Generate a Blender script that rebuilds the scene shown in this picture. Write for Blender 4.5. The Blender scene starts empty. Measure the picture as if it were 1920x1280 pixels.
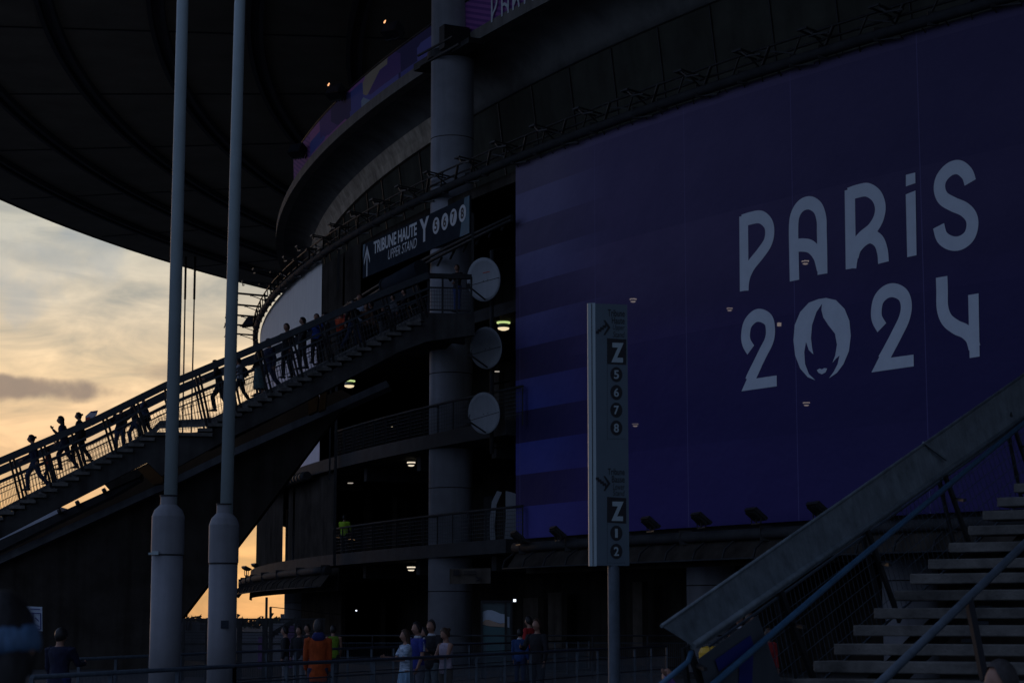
import bpy, bmesh, math, random
from mathutils import Vector, Matrix
from mathutils.geometry import tessellate_polygon
random.seed(7)
S = bpy.context.scene
col = S.collection
R = math.radians
# ---------------------------------------------------------------- survey
F = 3733.3; PIT = math.atan(530/3733.3); CP, SP = math.cos(PIT), math.sin(PIT); EYE = 1.65
CX, CY = 107.7, 133.0          # centre of the round stadium

def ray(x, y):
    u = x-960; v = 640-y
    return u, F*CP-v*SP, F*SP+v*CP
def at(x, y, D):
    a, b, c = ray(x, y); t = D/b
    return Vector((a*t, D, EYE+c*t))
def cyl(x, y, r, far=False):
    a, b, c = ray(x, y); A = a*a+b*b; B = -2*(a*CX+b*CY); C = CX*CX+CY*CY-r*r
    d = max(B*B-4*A*C, 0); t = (-B+(1 if far else -1)*math.sqrt(d))/2/A
    X, Y = a*t, b*t
    return math.atan2(Y-CY, X-CX) % (2*math.pi), EYE+c*t
def cylD(x, y, r):
    th, z = cyl(x, y, r)
    return CY+r*math.sin(th)
def pol(th, r, z):
    return Vector((CX+r*math.cos(th), CY+r*math.sin(th), z))

# ---------------------------------------------------------------- materials
def mat(name, base, rough=.7, var=.25, scale=3, bump=0., bscale=40, metal=0., streak=0., tint=None, spec=.3, stretch=(1,1,1)):
    m = bpy.data.materials.new(name); m.use_nodes = True
    nt = m.node_tree; N = nt.nodes; L = nt.links; b = N['Principled BSDF']
    b.inputs['Roughness'].default_value = rough; b.inputs['Metallic'].default_value = metal
    b.inputs['Specular IOR Level'].default_value = spec
    tc = N.new('ShaderNodeTexCoord'); mp = N.new('ShaderNodeMapping'); mp.inputs['Scale'].default_value = stretch
    L.new(tc.outputs['Object'], mp.inputs['Vector'])
    n1 = N.new('ShaderNodeTexNoise'); n1.inputs['Scale'].default_value = scale; n1.inputs['Detail'].default_value = 8
    n1.inputs['Roughness'].default_value = .62
    L.new(mp.outputs['Vector'], n1.inputs['Vector'])
    mx = N.new('ShaderNodeMix'); mx.data_type = 'RGBA'
    lo = tuple(c*(1-var) for c in base); hi = tuple(min(c*(1+var), 1) for c in (tint or base))
    mx.inputs[6].default_value = (*lo, 1); mx.inputs[7].default_value = (*hi, 1)
    cr = N.new('ShaderNodeMapRange'); cr.inputs[1].default_value = .3; cr.inputs[2].default_value = .7
    L.new(n1.outputs['Fac'], cr.inputs[0]); L.new(cr.outputs[0], mx.inputs[0])
    out = mx.outputs[2]
    if streak:
        mp2 = N.new('ShaderNodeMapping'); mp2.inputs['Scale'].default_value = (1, 1, .06)
        n2 = N.new('ShaderNodeTexNoise'); n2.inputs['Scale'].default_value = scale*3; n2.inputs['Detail'].default_value = 4
        L.new(tc.outputs['Object'], mp2.inputs['Vector']); L.new(mp2.outputs['Vector'], n2.inputs['Vector'])
        r2 = N.new('ShaderNodeMapRange'); r2.inputs[1].default_value = .45; r2.inputs[2].default_value = .75; r2.inputs[3].default_value = 1; r2.inputs[4].default_value = 1-streak
        L.new(n2.outputs['Fac'], r2.inputs[0])
        mm = N.new('ShaderNodeVectorMath'); mm.operation = 'SCALE'
        L.new(out, mm.inputs[0]); L.new(r2.outputs[0], mm.inputs['Scale']); out = mm.outputs[0]
    L.new(out, b.inputs['Base Color'])
    if bump:
        n3 = N.new('ShaderNodeTexNoise'); n3.inputs['Scale'].default_value = bscale; n3.inputs['Detail'].default_value = 6
        bp = N.new('ShaderNodeBump'); bp.inputs['Strength'].default_value = bump; bp.inputs['Distance'].default_value = .02
        L.new(mp.outputs['Vector'], n3.inputs['Vector']); L.new(n3.outputs['Fac'], bp.inputs['Height']); L.new(bp.outputs['Normal'], b.inputs['Normal'])
    return m
def emis(name, colr, st):
    m = bpy.data.materials.new(name); m.use_nodes = True; b = m.node_tree.nodes['Principled BSDF']
    b.inputs['Base Color'].default_value = (.3, .3, .3, 1)
    b.inputs['Emission Color'].default_value = (*colr, 1); b.inputs['Emission Strength'].default_value = st
    return m
_cl = {}
def cloth(c):
    k = tuple(round(v, 3) for v in c)
    if k not in _cl: _cl[k] = mat('cloth', c, .9, .25, 14, .3, 60)
    return _cl[k]
M = dict(
 asphalt=mat('asphalt', (.05,.05,.052), .9, .3, 1.5, .4, 60),
 concrete=mat('concrete', (.11,.115,.12), .85, .22, 1.2, .35, 20, streak=.35),
 column=mat('column_concrete', (.30,.31,.34), .7, .16, .8, .2, 14, streak=.3, spec=.12),
 dconc=mat('dark_concrete', (.06,.058,.055), .9, .35, .9, .4, 12, streak=.4, spec=0.),
 fascia=mat('fascia', (.19,.18,.165), .8, .2, 1, .2, 10, streak=.25, spec=.12),
 soffit=mat('soffit', (.12,.12,.115), .8, .3, .7, .2, 8, spec=0.),
 roof=mat('roof_underside', (.27,.23,.165), .9, .2, .25),
 rib=mat('roof_rib', (.05,.05,.055), .7, .2, .5),
 teal=mat('teal_panel', (.055,.055,.045), .55, .25, .6, .1, 20, streak=.2, spec=0.),
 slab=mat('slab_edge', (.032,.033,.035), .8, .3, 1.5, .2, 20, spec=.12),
 black=mat('black_steel', (.03,.03,.03), .5, .3, 5, metal=.3, spec=.12),
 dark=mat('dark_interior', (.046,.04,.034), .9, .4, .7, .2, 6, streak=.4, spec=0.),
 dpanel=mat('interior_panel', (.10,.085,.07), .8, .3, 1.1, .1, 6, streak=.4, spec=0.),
 steel=mat('grey_steel', (.07,.09,.11), .45, .25, 6, .1, 40, metal=.2),
 dsteel=mat('dark_handrail', (.028,.033,.038), .45, .25, 6, .1, 40, metal=.1),
 galv=mat('galvanised', (.12,.145,.155), .45, .35, 5, .25, 30, metal=.15, streak=.25),
 bluerail=mat('blue_rail', (.045,.11,.18), .4, .2, 6, .15, 40, metal=.1),
 pole=mat('pole_paint', (.33,.40,.40), .42, .08, 2, .06, 30, streak=.12),
 poled=mat('pole_sleeve', (.165,.17,.18), .55, .12, 2.5, .1, 30, streak=.2),
 tread=mat('tread_concrete', (.10,.095,.085), .85, .6, 2.2, .5, 30),
 rust=mat('rust_brown', (.11,.05,.012), .8, .4, 2, .2, 20),
 mesh=mat('wire_mesh', (.05,.055,.06), .5, .2, 6),
 meshb=mat('wire_mesh_blue', (.045,.06,.075), .5, .2, 6),
 white=mat('white_board', (.55,.58,.6), .6, .08, 3),
 letter=mat('letter_print', (.60,.65,.70), .7, .05, 3),
 totem=mat('totem_face', (.075,.105,.125), .5, .06, 3),
 totemed=mat('totem_edge', (.26,.32,.33), .4, .06, 3),
 ink=mat('black_ink', (.012,.012,.014), .6, .1, 3),
 signdark=mat('sign_dark', (.03,.036,.045), .6, .15, 2, spec=0.),
 signtxt=mat('sign_text', (.50,.54,.56), .6, .06, 3),
 dish=mat('dish_paint', (.27,.29,.31), .5, .08, 2, streak=.1),
 red=mat('red_print', (.40,.06,.04), .6, .1, 4),
 navy=mat('navy_print', (.015,.025,.16), .6, .1, 4),
 panel7=mat('stair_panel', (.07,.08,.09), .6, .1, 3, streak=.2),
 yellow=mat('yellow_plastic', (.55,.32,.02), .5, .1, 4),
 skin=mat('skin', (.26,.14,.095), .55, .1, 10),
 hair=mat('dark_hair', (.012,.01,.009), .45, .4, 30, .3, 60, stretch=(1,1,.2)),
 hairb=mat('brown_hair', (.05,.028,.015), .5, .4, 30, .3, 60, stretch=(1,1,.2)),
 greyhair=mat('grey_hair', (.035,.03,.028), .6, .3, 30, .3, 60),
 hiv=mat('hi_vis', (.30,.50,.02), .7, .1, 8),
 shoe=mat('shoe', (.03,.03,.035), .6, .2, 10),
 tent=mat('pale_sheet', (.50,.52,.58), .7, .15, .4, streak=.2),
 violet=mat('violet_sheet', (.30,.16,.40), .7, .15, 1),
 farb=mat('far_building', (.12,.12,.13), .9, .3, .4),
 leaf=mat('far_leaf', (.03,.035,.02), .9, .4, 2),
 bark=mat('bark', (.05,.04,.03), .9, .3, 4),
 glass=mat('door_glass', (.05,.08,.085), .25, .2, 2),
 gp_white=mat('poster_white', (.42,.48,.55), .6, .1, 3), gp_tan=mat('poster_tan', (.40,.28,.20), .6, .1, 3), gp_teal=mat('poster_teal', (.05,.11,.115), .5, .1, 3),
)
M['l_green'] = emis('lamp_green', (.75,.95,.35), .7)
M['l_white'] = emis('lamp_white', (1,.86,.66), .85)
M['l_warm'] = emis('lamp_warm', (1,.8,.5), .9)
M['l_cool'] = emis('lamp_cool', (.8,.88,1), 2.0)
M['l_dim'] = emis('lamp_dim', (1,.9,.75), .35)
M['l_behind'] = emis('lamp_behind', (1,.82,.72), 1.5)
M['l_glint'] = emis('glint_glow', (1,.45,.2), 1.5)

def nodes(name):
    m = bpy.data.materials.new(name); m.use_nodes = True
    return m, m.node_tree.nodes, m.node_tree.links, m.node_tree.nodes['Principled BSDF']
def math_n(N, L, op, a, b=None, c=None, clamp=False):
    n = N.new('ShaderNodeMath'); n.operation = op; n.use_clamp = clamp
    for i, v in enumerate((a, b, c)):
        if v is None: continue
        if isinstance(v, (int, float)): n.inputs[i].default_value = v
        else: L.new(v, n.inputs[i])
    return n.outputs[0]
def ramp(N, L, fac, stops, interp='LINEAR'):
    r = N.new('ShaderNodeValToRGB'); r.color_ramp.interpolation = interp
    e = r.color_ramp.elements
    while len(e) < len(stops): e.new(.5)
    for i, (p, c) in enumerate(stops): e[i].position = p; e[i].color = (*c, 1)
    if fac is not None: L.new(fac, r.inputs[0])
    return r.outputs[0]
def mixc(N, L, f, a, b, bt='MIX'):
    n = N.new('ShaderNodeMix'); n.data_type = 'RGBA'; n.blend_type = bt
    for i, v in ((0, f), (6, a), (7, b)):
        if isinstance(v, (int, float)): n.inputs[i].default_value = v
        elif isinstance(v, tuple): n.inputs[i].default_value = (*v, 1)
        else: L.new(v, n.inputs[i])
    return n.outputs[2]

# big printed event banner: bands on the left that melt into navy
def banner_mat():
    m, N, L, b = nodes('event_banner_print')
    uv = N.new('ShaderNodeUVMap'); uv.uv_map = 'sz'; sp = N.new('ShaderNodeSeparateXYZ'); L.new(uv.outputs[0], sp.inputs[0])
    s, z = sp.outputs[0], sp.outputs[1]        # metres from left edge, metres above bottom
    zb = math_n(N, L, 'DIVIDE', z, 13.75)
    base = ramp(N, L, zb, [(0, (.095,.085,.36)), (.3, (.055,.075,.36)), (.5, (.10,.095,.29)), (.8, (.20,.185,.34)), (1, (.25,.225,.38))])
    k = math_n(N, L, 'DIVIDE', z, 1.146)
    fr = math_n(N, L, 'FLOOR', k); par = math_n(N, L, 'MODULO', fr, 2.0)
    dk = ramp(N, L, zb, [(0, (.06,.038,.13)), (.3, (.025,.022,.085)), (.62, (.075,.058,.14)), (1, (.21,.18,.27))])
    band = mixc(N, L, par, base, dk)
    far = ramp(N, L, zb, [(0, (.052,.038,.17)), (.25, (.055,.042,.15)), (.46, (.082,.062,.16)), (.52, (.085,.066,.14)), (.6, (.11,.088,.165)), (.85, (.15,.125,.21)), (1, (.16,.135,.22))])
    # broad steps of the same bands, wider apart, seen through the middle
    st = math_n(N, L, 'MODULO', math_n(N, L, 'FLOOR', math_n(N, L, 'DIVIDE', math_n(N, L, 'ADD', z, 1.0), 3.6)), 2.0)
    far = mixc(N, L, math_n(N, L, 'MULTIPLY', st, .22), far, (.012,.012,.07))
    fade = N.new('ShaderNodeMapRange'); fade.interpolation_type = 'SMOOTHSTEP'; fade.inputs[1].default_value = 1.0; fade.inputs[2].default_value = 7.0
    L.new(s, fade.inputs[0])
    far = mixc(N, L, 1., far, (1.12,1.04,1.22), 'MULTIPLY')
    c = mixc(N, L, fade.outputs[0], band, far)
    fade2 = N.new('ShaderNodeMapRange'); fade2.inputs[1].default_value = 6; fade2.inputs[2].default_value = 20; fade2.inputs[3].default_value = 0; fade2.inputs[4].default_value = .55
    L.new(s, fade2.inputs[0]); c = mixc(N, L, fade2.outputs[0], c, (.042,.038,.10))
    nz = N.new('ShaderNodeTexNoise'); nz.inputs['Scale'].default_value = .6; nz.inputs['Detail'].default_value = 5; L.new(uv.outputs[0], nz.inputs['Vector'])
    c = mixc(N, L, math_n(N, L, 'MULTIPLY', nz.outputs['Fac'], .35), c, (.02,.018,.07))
    # vertical welds
    wv = math_n(N, L, 'ABSOLUTE', math_n(N, L, 'SUBTRACT', math_n(N, L, 'FRACT', math_n(N, L, 'DIVIDE', math_n(N, L, 'ADD', s, 2.2), 5.0)), .5))
    seam = math_n(N, L, 'LESS_THAN', wv, .0035)
    c = mixc(N, L, math_n(N, L, 'MULTIPLY', seam, .5), c, (.16,.14,.30))
    L.new(c, b.inputs['Base Color']); b.inputs['Roughness'].default_value = .8; b.inputs['Specular IOR Level'].default_value = .15
    n2 = N.new('ShaderNodeTexNoise'); n2.inputs['Scale'].default_value = .9; n2.inputs['Detail'].default_value = 3; L.new(uv.outputs[0], n2.inputs['Vector'])
    bp = N.new('ShaderNodeBump'); bp.inputs['Strength'].default_value = .7; bp.inputs['Distance'].default_value = .16
    L.new(n2.outputs['Fac'], bp.inputs['Height']); L.new(bp.outputs[0], b.inputs['Normal'])
    tr = N.new('ShaderNodeBsdfTransparent'); ms = N.new('ShaderNodeMixShader'); ms.inputs[0].default_value = .09   # open weave scrim
    L.new(b.outputs[0], ms.inputs[1]); L.new(tr.outputs[0], ms.inputs[2]); L.new(ms.outputs[0], N['Material Output'].inputs[0])
    return m
M['banner'] = banner_mat()
def gallery_mat():
    m, N, L, b = nodes('gallery_banner_print')
    uv = N.new('ShaderNodeUVMap'); uv.uv_map = 'sz'
    mp = N.new('ShaderNodeMapping'); mp.inputs['Scale'].default_value = (.30, .8, 1); L.new(uv.outputs[0], mp.inputs[0])
    v = N.new('ShaderNodeTexVoronoi'); v.feature = 'F1'; v.distance = 'CHEBYCHEV'; v.inputs['Scale'].default_value = 1.; L.new(mp.outputs[0], v.inputs['Vector'])
    sp = N.new('ShaderNodeSeparateXYZ'); L.new(v.outputs['Color'], sp.inputs[0])
    c = ramp(N, L, sp.outputs[0], [(0, (.10,.11,.36)), (.2, (.36,.13,.36)), (.36, (.05,.045,.14)), (.52, (.28,.36,.45)), (.62, (.14,.14,.42)), (.74, (.42,.34,.24)), (.82, (.12,.07,.24)), (.91, (.38,.14,.36))], 'CONSTANT')
    s2 = N.new('ShaderNodeSeparateXYZ'); L.new(uv.outputs[0], s2.inputs[0])
    ln = math_n(N, L, 'SINE', math_n(N, L, 'MULTIPLY', math_n(N, L, 'ADD', math_n(N, L, 'MULTIPLY', s2.outputs[0], .35), s2.outputs[1]), 26.))
    purple = mixc(N, L, math_n(N, L, 'GREATER_THAN', ln, 0.1), (.30,.11,.34), (.16,.06,.25))
    # left end and the part right of the pier are plain violet stripes
    a = math_n(N, L, 'GREATER_THAN', s2.outputs[0], 25.6); a2 = math_n(N, L, 'LESS_THAN', s2.outputs[0], 5.5)
    c = mixc(N, L, math_n(N, L, 'MAXIMUM', a, math_n(N, L, 'MULTIPLY', a2, .85)), c, purple)
    L.new(c, b.inputs['Base Color']); b.inputs['Roughness'].default_value = .8; b.inputs['Specular IOR Level'].default_value = .15
    return m
M['gallery'] = gallery_mat()
def pale_mat():
    m, N, L, b = nodes('pale_banner_print')
    uv = N.new('ShaderNodeUVMap'); uv.uv_map = 'sz'; sp = N.new('ShaderNodeSeparateXYZ'); L.new(uv.outputs[0], sp.inputs[0])
    nz = N.new('ShaderNodeTexNoise'); nz.inputs['Scale'].default_value = 1.6; nz.inputs['Detail'].default_value = 6
    mp = N.new('ShaderNodeMapping'); mp.inputs['Scale'].default_value = (1.6, .35, 1); L.new(uv.outputs[0], mp.inputs[0]); L.new(mp.outputs[0], nz.inputs['Vector'])
    c = mixc(N, L, nz.outputs['Fac'], (.62,.62,.60), (.85,.85,.80))
    low = math_n(N, L, 'LESS_THAN', math_n(N, L, 'SUBTRACT', sp.outputs[1], math_n(N, L, 'MULTIPLY', sp.outputs[0], .0)), 6.2)
    c = mixc(N, L, math_n(N, L, 'MULTIPLY', low, .4), c, (.62,.50,.66))
    L.new(c, b.inputs['Base Color']); b.inputs['Roughness'].default_value = .85
    return m
M['pale'] = pale_mat()

# ---------------------------------------------------------------- mesh helpers
def tag(o, label=None, cat=None, group=None, kind=None):
    if label: o['label'] = label
    if cat: o['category'] = cat
    if group: o['group'] = group
    if kind: o['kind'] = kind
    return o
def empty(name, loc=(0,0,0), rz=0, label=None, cat=None, group=None):
    o = bpy.data.objects.new(name, None); col.objects.link(o); o.location = loc; o.rotation_euler = (0, 0, rz); o.empty_display_size = .2
    return tag(o, label, cat, group)
KEEP = []      # meshes whose face directions stay as built
def obj(name, bm, m, parent=None, smooth=False, world=True):
    """world=True: vertices are in world space and re-expressed in the parent's frame"""
    me = bpy.data.meshes.new(name)
    if not any(bm is k for k in KEEP): bmesh.ops.recalc_face_normals(bm, faces=bm.faces)
    KEEP.clear()
    bm.to_mesh(me); bm.free()
    ms = m if isinstance(m, (list, tuple)) else [m]
    for q in ms: me.materials.append(q)
    if smooth:
        for p in me.polygons: p.use_smooth = True
    o = bpy.data.objects.new(name, me); col.objects.link(o)
    if parent:
        if world:
            mw = Matrix.Identity(4); ch = []
            p = parent
            while p: ch.append(p); p = p.parent
            for p in reversed(ch): mw = mw @ (Matrix.Translation(p.location) @ p.rotation_euler.to_matrix().to_4x4())
            me.transform(mw.inverted())
        o.parent = parent
    elif world:
        # origin at the base of the thing
        vs = [v.co for v in me.vertices]
        if vs:
            c = Vector(((min(v.x for v in vs)+max(v.x for v in vs))/2, (min(v.y for v in vs)+max(v.y for v in vs))/2, min(v.z for v in vs)))
            me.transform(Matrix.Translation(-c)); o.location = c
    return o
BM = bmesh.new
def hexa(bm, p, mi=0):
    """8 points: bottom 4 then top 4"""
    v = [bm.verts.new(q) for q in p]
    for f in ((0,1,2,3), (4,5,6,7), (0,1,5,4), (1,2,6,5), (2,3,7,6), (3,0,4,7)):
        fc = bm.faces.new([v[i] for i in f]); fc.material_index = mi
def box(bm, c, s, rz=0, mi=0, mtx=None):
    x, y, z = s[0]/2, s[1]/2, s[2]/2
    pts = [Vector(q) for q in ((-x,-y,-z), (x,-y,-z), (x,y,-z), (-x,y,-z), (-x,-y,z), (x,-y,z), (x,y,z), (-x,y,z))]
    rm = mtx or Matrix.Rotation(rz, 3, 'Z')
    hexa(bm, [rm @ q + Vector(c) for q in pts], mi)
def bar(bm, a, b, w, h=None, up=Vector((0,0,1)), mi=0):
    a, b = Vector(a), Vector(b); d = (b-a)
    if d.length < 1e-6: return
    d.normalize(); u = up if abs(d.dot(up)) < .98 else Vector((0,1,0))
    sd = d.cross(u).normalized(); uu = sd.cross(d).normalized(); h = h or w
    sd *= w/2; uu *= h/2
    hexa(bm, [a-sd-uu, a+sd-uu, b+sd-uu, b-sd-uu, a-sd+uu, a+sd+uu, b+sd+uu, b-sd+uu], mi)
def tube(bm, pts, r, n=8, cap=True, mi=0):
    pts = [Vector(p) for p in pts]; rs = r if isinstance(r, (list, tuple)) else [r]*len(pts)
    rings = []
    for i, p in enumerate(pts):
        d = (pts[min(i+1, len(pts)-1)]-pts[max(i-1, 0)]).normalized()
        u = Vector((0,0,1)) if abs(d.z) < .95 else Vector((0,1,0))
        s = d.cross(u).normalized(); t = s.cross(d).normalized()
        rr = rs[i] if isinstance(rs[i], tuple) else (rs[i], rs[i])
        rings.append([bm.verts.new(p+s*rr[0]*math.cos(2*math.pi*k/n)+t*rr[1]*math.sin(2*math.pi*k/n)) for k in range(n)])
    for a, b in zip(rings, rings[1:]):
        for k in range(n):
            f = bm.faces.new((a[k], a[(k+1) % n], b[(k+1) % n], b[k])); f.material_index = mi; f.smooth = True
    if cap:
        bm.faces.new(rings[0][::-1]).material_index = mi; bm.faces.new(rings[-1]).material_index = mi
def lathe(bm, c, prof, n=24, mi=0, axis=None):
    c = Vector(c); rings = []
    q = axis.to_track_quat('Z', 'Y').to_matrix() if axis is not None else Matrix.Identity(3)
    for r, z in prof:
        rings.append([bm.verts.new(c+q@Vector((r*math.cos(2*math.pi*k/n), r*math.sin(2*math.pi*k/n), z))) for k in range(n)])
    for a, b in zip(rings, rings[1:]):
        for k in range(n):
            f = bm.faces.new((a[k], a[(k+1) % n], b[(k+1) % n], b[k])); f.material_index = mi
    bm.faces.new(rings[0][::-1]).material_index = mi; bm.faces.new(rings[-1]).material_index = mi
def sheet(bm, t0, t1, prof, n=60, uv0=None, z0=0, thick=0):
    """surface swept round the stadium centre; t in radians, prof = [(r,z)...]"""
    uvl = bm.loops.layers.uv.get('sz') or bm.loops.layers.uv.new('sz')
    g = []
    for i in range(n+1):
        t = t0+(t1-t0)*i/n
        g.append([bm.verts.new(pol(t, r, z)) for r, z in prof])
    for i in range(n):
        for j in range(len(prof)-1):
            f = bm.faces.new((g[i][j], g[i+1][j], g[i+1][j+1], g[i][j+1])); f.smooth = False
            for lp, (a, b) in zip(f.loops, ((i, j), (i+1, j), (i+1, j+1), (i, j+1))):
                lp[uvl].uv = ((t1-t0)*a/n*prof[0][0], prof[b][1]-z0)
def ringbox(bm, t0, t1, r0, r1, z0, z1, n=60):
    sheet(bm, t0, t1, [(r1,z0), (r1,z1), (r0,z1), (r0,z0), (r1,z0)], n)
    for t in (t0, t1): bm.faces.new([bm.verts.new(pol(t, r, z)) for r, z in ((r1,z0), (r1,z1), (r0,z1), (r0,z0))])
def poly(bm, pts, mi=0, thick=None):
    v = [bm.verts.new(p) for p in pts]
    f = bm.faces.new(v); f.material_index = mi
    if thick is not None:
        th = Vector(thick); w = [bm.verts.new(Vector(p)+th) for p in pts]
        bm.faces.new(w[::-1]).material_index = mi
        for i in range(len(v)):
            j = (i+1) % len(v); bm.faces.new((v[i], v[j], w[j], w[i])).material_index = mi
    bm.normal_update(); bmesh.ops.triangulate(bm, faces=[q for q in bm.faces if len(q.verts) > 4])
def link_copy(root, loc=None, rz=None, **tags):
    def cp(o, par):
        c = o.copy(); col.objects.link(c); c.parent = par
        for ch in list(o.children): cp(ch, c)
        return c
    r = cp(root, None)
    if loc is not None: r.location = loc
    if rz is not None: r.rotation_euler = (0, 0, rz)
    for k, v in tags.items(): r[k] = v
    return r
def text_bm(bm, s, box4, frame, off=.004, bold=0., shear=0., mi=0):
    """box4 (u0,v0,u1,v1) in the plane frame (O,U,V,Nrm)"""
    cu = bpy.data.curves.new('t', 'FONT'); cu.body = s; cu.offset = bold; cu.shear = shear; cu.resolution_u = 4
    o = bpy.data.objects.new('t', cu); col.objects.link(o); bpy.context.view_layer.update()
    me = bpy.data.meshes.new_from_object(o.evaluated_get(bpy.context.evaluated_depsgraph_get()))
    xs = [v.co.x for v in me.vertices]; ys = [v.co.y for v in me.vertices]
    x0, x1, y0, y1 = min(xs), max(xs), min(ys), max(ys)
    u0, v0, u1, v1 = box4; O, U, V, Nn = frame
    vs = [bm.verts.new(O+U*(u0+(v.co.x-x0)/(x1-x0)*(u1-u0))+V*(v0+(v.co.y-y0)/(y1-y0)*(v1-v0))+Nn*off) for v in me.vertices]
    for p in me.polygons:
        try: bm.faces.new([vs[i] for i in p.vertices]).material_index = mi
        except ValueError: pass
    bpy.data.objects.remove(o); bpy.data.curves.remove(cu); bpy.data.meshes.remove(me)
def plane_hit(px, py, fr):
    O, U, V, Nn = fr; d = Vector(ray(px, py)); c = Vector((0, 0, EYE))
    t = (O-c).dot(Nn)/d.dot(Nn); p = c+d*t-O
    return p.dot(U), p.dot(V)

# ---------------------------------------------------------------- world, sun, camera
SUN_AZ = R(-27)      # left of the view direction
SUN_EL = R(3.5)
W = bpy.data.worlds.new('World'); S.world = W; W.use_nodes = True
N = W.node_tree.nodes; L = W.node_tree.links; bg = N['Background']
tc = N.new('ShaderNodeTexCoord'); nrm = N.new('ShaderNodeVectorMath'); nrm.operation = 'NORMALIZE'; L.new(tc.outputs['Generated'], nrm.inputs[0])
sp = N.new('ShaderNodeSeparateXYZ'); L.new(nrm.outputs[0], sp.inputs[0]); X_, Y_, Z_ = sp.outputs
sd = N.new('ShaderNodeVectorMath'); sd.operation = 'DOT_PRODUCT'; L.new(nrm.outputs[0], sd.inputs[0]); sd.inputs[1].default_value = (math.sin(R(-13)), math.cos(R(-13)), 0)
glow = N.new('ShaderNodeMapRange'); glow.interpolation_type = 'SMOOTHSTEP'; glow.inputs[1].default_value = .84; glow.inputs[2].default_value = .955; L.new(sd.outputs['Value'], glow.inputs[0])
warm = ramp(N, L, Z_, [(0, (.70,.37,.155)), (.03, (.82,.46,.19)), (.085, (.78,.51,.29)), (.125, (.80,.60,.38)), (.155, (.62,.54,.42)), (.19, (.48,.475,.42)), (.25, (.38,.41,.40)), (.34, (.24,.28,.33)), (.6, (.15,.20,.32))])
cool = ramp(N, L, Z_, [(0, (.17,.215,.31)), (.15, (.175,.235,.39)), (.5, (.185,.25,.44)), (1, (.15,.21,.38))])
mpc = N.new('ShaderNodeMapping'); mpc.inputs['Scale'].default_value = (11, 11, 34); mpc.inputs['Rotation'].default_value = (0, R(-18), 0); mpc.inputs['Location'].default_value = (1.3, .4, 2.2); L.new(nrm.outputs[0], mpc.inputs[0])
nz = N.new('ShaderNodeTexNoise'); nz.inputs['Scale'].default_value = 1.7; nz.inputs['Detail'].default_value = 12; nz.inputs['Roughness'].default_value = .56; nz.inputs['Distortion'].default_value = .6; L.new(mpc.outputs[0], nz.inputs['Vector'])
cl = ramp(N, L, nz.outputs['Fac'], [(.34, (.64,.71,.80)), (.44, (.84,.87,.91)), (.53, (1.0,1.0,1.0)), (.64, (1.22,1.19,1.15))])
warm = mixc(N, L, 1., warm, cl, 'MULTIPLY')
nz2 = N.new('ShaderNodeTexNoise'); nz2.inputs['Scale'].default_value = 34; nz2.inputs['Detail'].default_value = 8; L.new(nrm.outputs[0], nz2.inputs['Vector'])
def cloud_blob(cx, cz, wx, wz, soft=.5):
    a = math_n(N, L, 'POWER', math_n(N, L, 'ABSOLUTE', math_n(N, L, 'DIVIDE', math_n(N, L, 'SUBTRACT', X_, cx), wx)), 2.)
    b = math_n(N, L, 'POWER', math_n(N, L, 'ABSOLUTE', math_n(N, L, 'DIVIDE', math_n(N, L, 'SUBTRACT', Z_, cz), wz)), 2.)
    d = math_n(N, L, 'SUBTRACT', math_n(N, L, 'ADD', a, b), math_n(N, L, 'MULTIPLY', math_n(N, L, 'SUBTRACT', nz2.outputs['Fac'], .5), 5.5))
    m = N.new('ShaderNodeMapRange'); m.interpolation_type = 'SMOOTHSTEP'; m.inputs[1].default_value = 1.6; m.inputs[2].default_value = .1; L.new(d, m.inputs[0])
    return m.outputs[0]
warm = mixc(N, L, math_n(N, L, 'MULTIPLY', cloud_blob(-.247, .1135, .054, .0056), .82), warm, (.18,.15,.155))
warm = mixc(N, L, math_n(N, L, 'MULTIPLY', cloud_blob(-.178, .1235, .018, .0042), .45), warm, (.33,.25,.20))
warm = mixc(N, L, math_n(N, L, 'MULTIPLY', cloud_blob(-.243, .172, .05, .02), .5), warm, (.33,.38,.42))
side = N.new('ShaderNodeMapRange'); side.inputs[1].default_value = -.7; side.inputs[2].default_value = .8; side.inputs[3].default_value = 1.16; side.inputs[4].default_value = .5; L.new(X_, side.inputs[0])
cs = N.new('ShaderNodeVectorMath'); cs.operation = 'SCALE'; L.new(cool, cs.inputs[0]); L.new(side.outputs[0], cs.inputs['Scale']); cool = cs.outputs[0]
skyc = mixc(N, L, glow.outputs[0], cool, warm)
sky = N.new('ShaderNodeTexSky'); sky.sky_type = 'NISHITA'; sky.sun_disc = False; sky.sun_elevation = SUN_EL; sky.sun_rotation = SUN_AZ
nsc = N.new('ShaderNodeVectorMath'); nsc.operation = 'SCALE'; nsc.inputs['Scale'].default_value = .006; L.new(sky.outputs[0], nsc.inputs[0])
add = N.new('ShaderNodeVectorMath'); add.operation = 'ADD'; L.new(skyc, add.inputs[0]); L.new(nsc.outputs[0], add.inputs[1])
L.new(add.outputs[0], bg.inputs[0]); bg.inputs[1].default_value = 1.0

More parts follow.
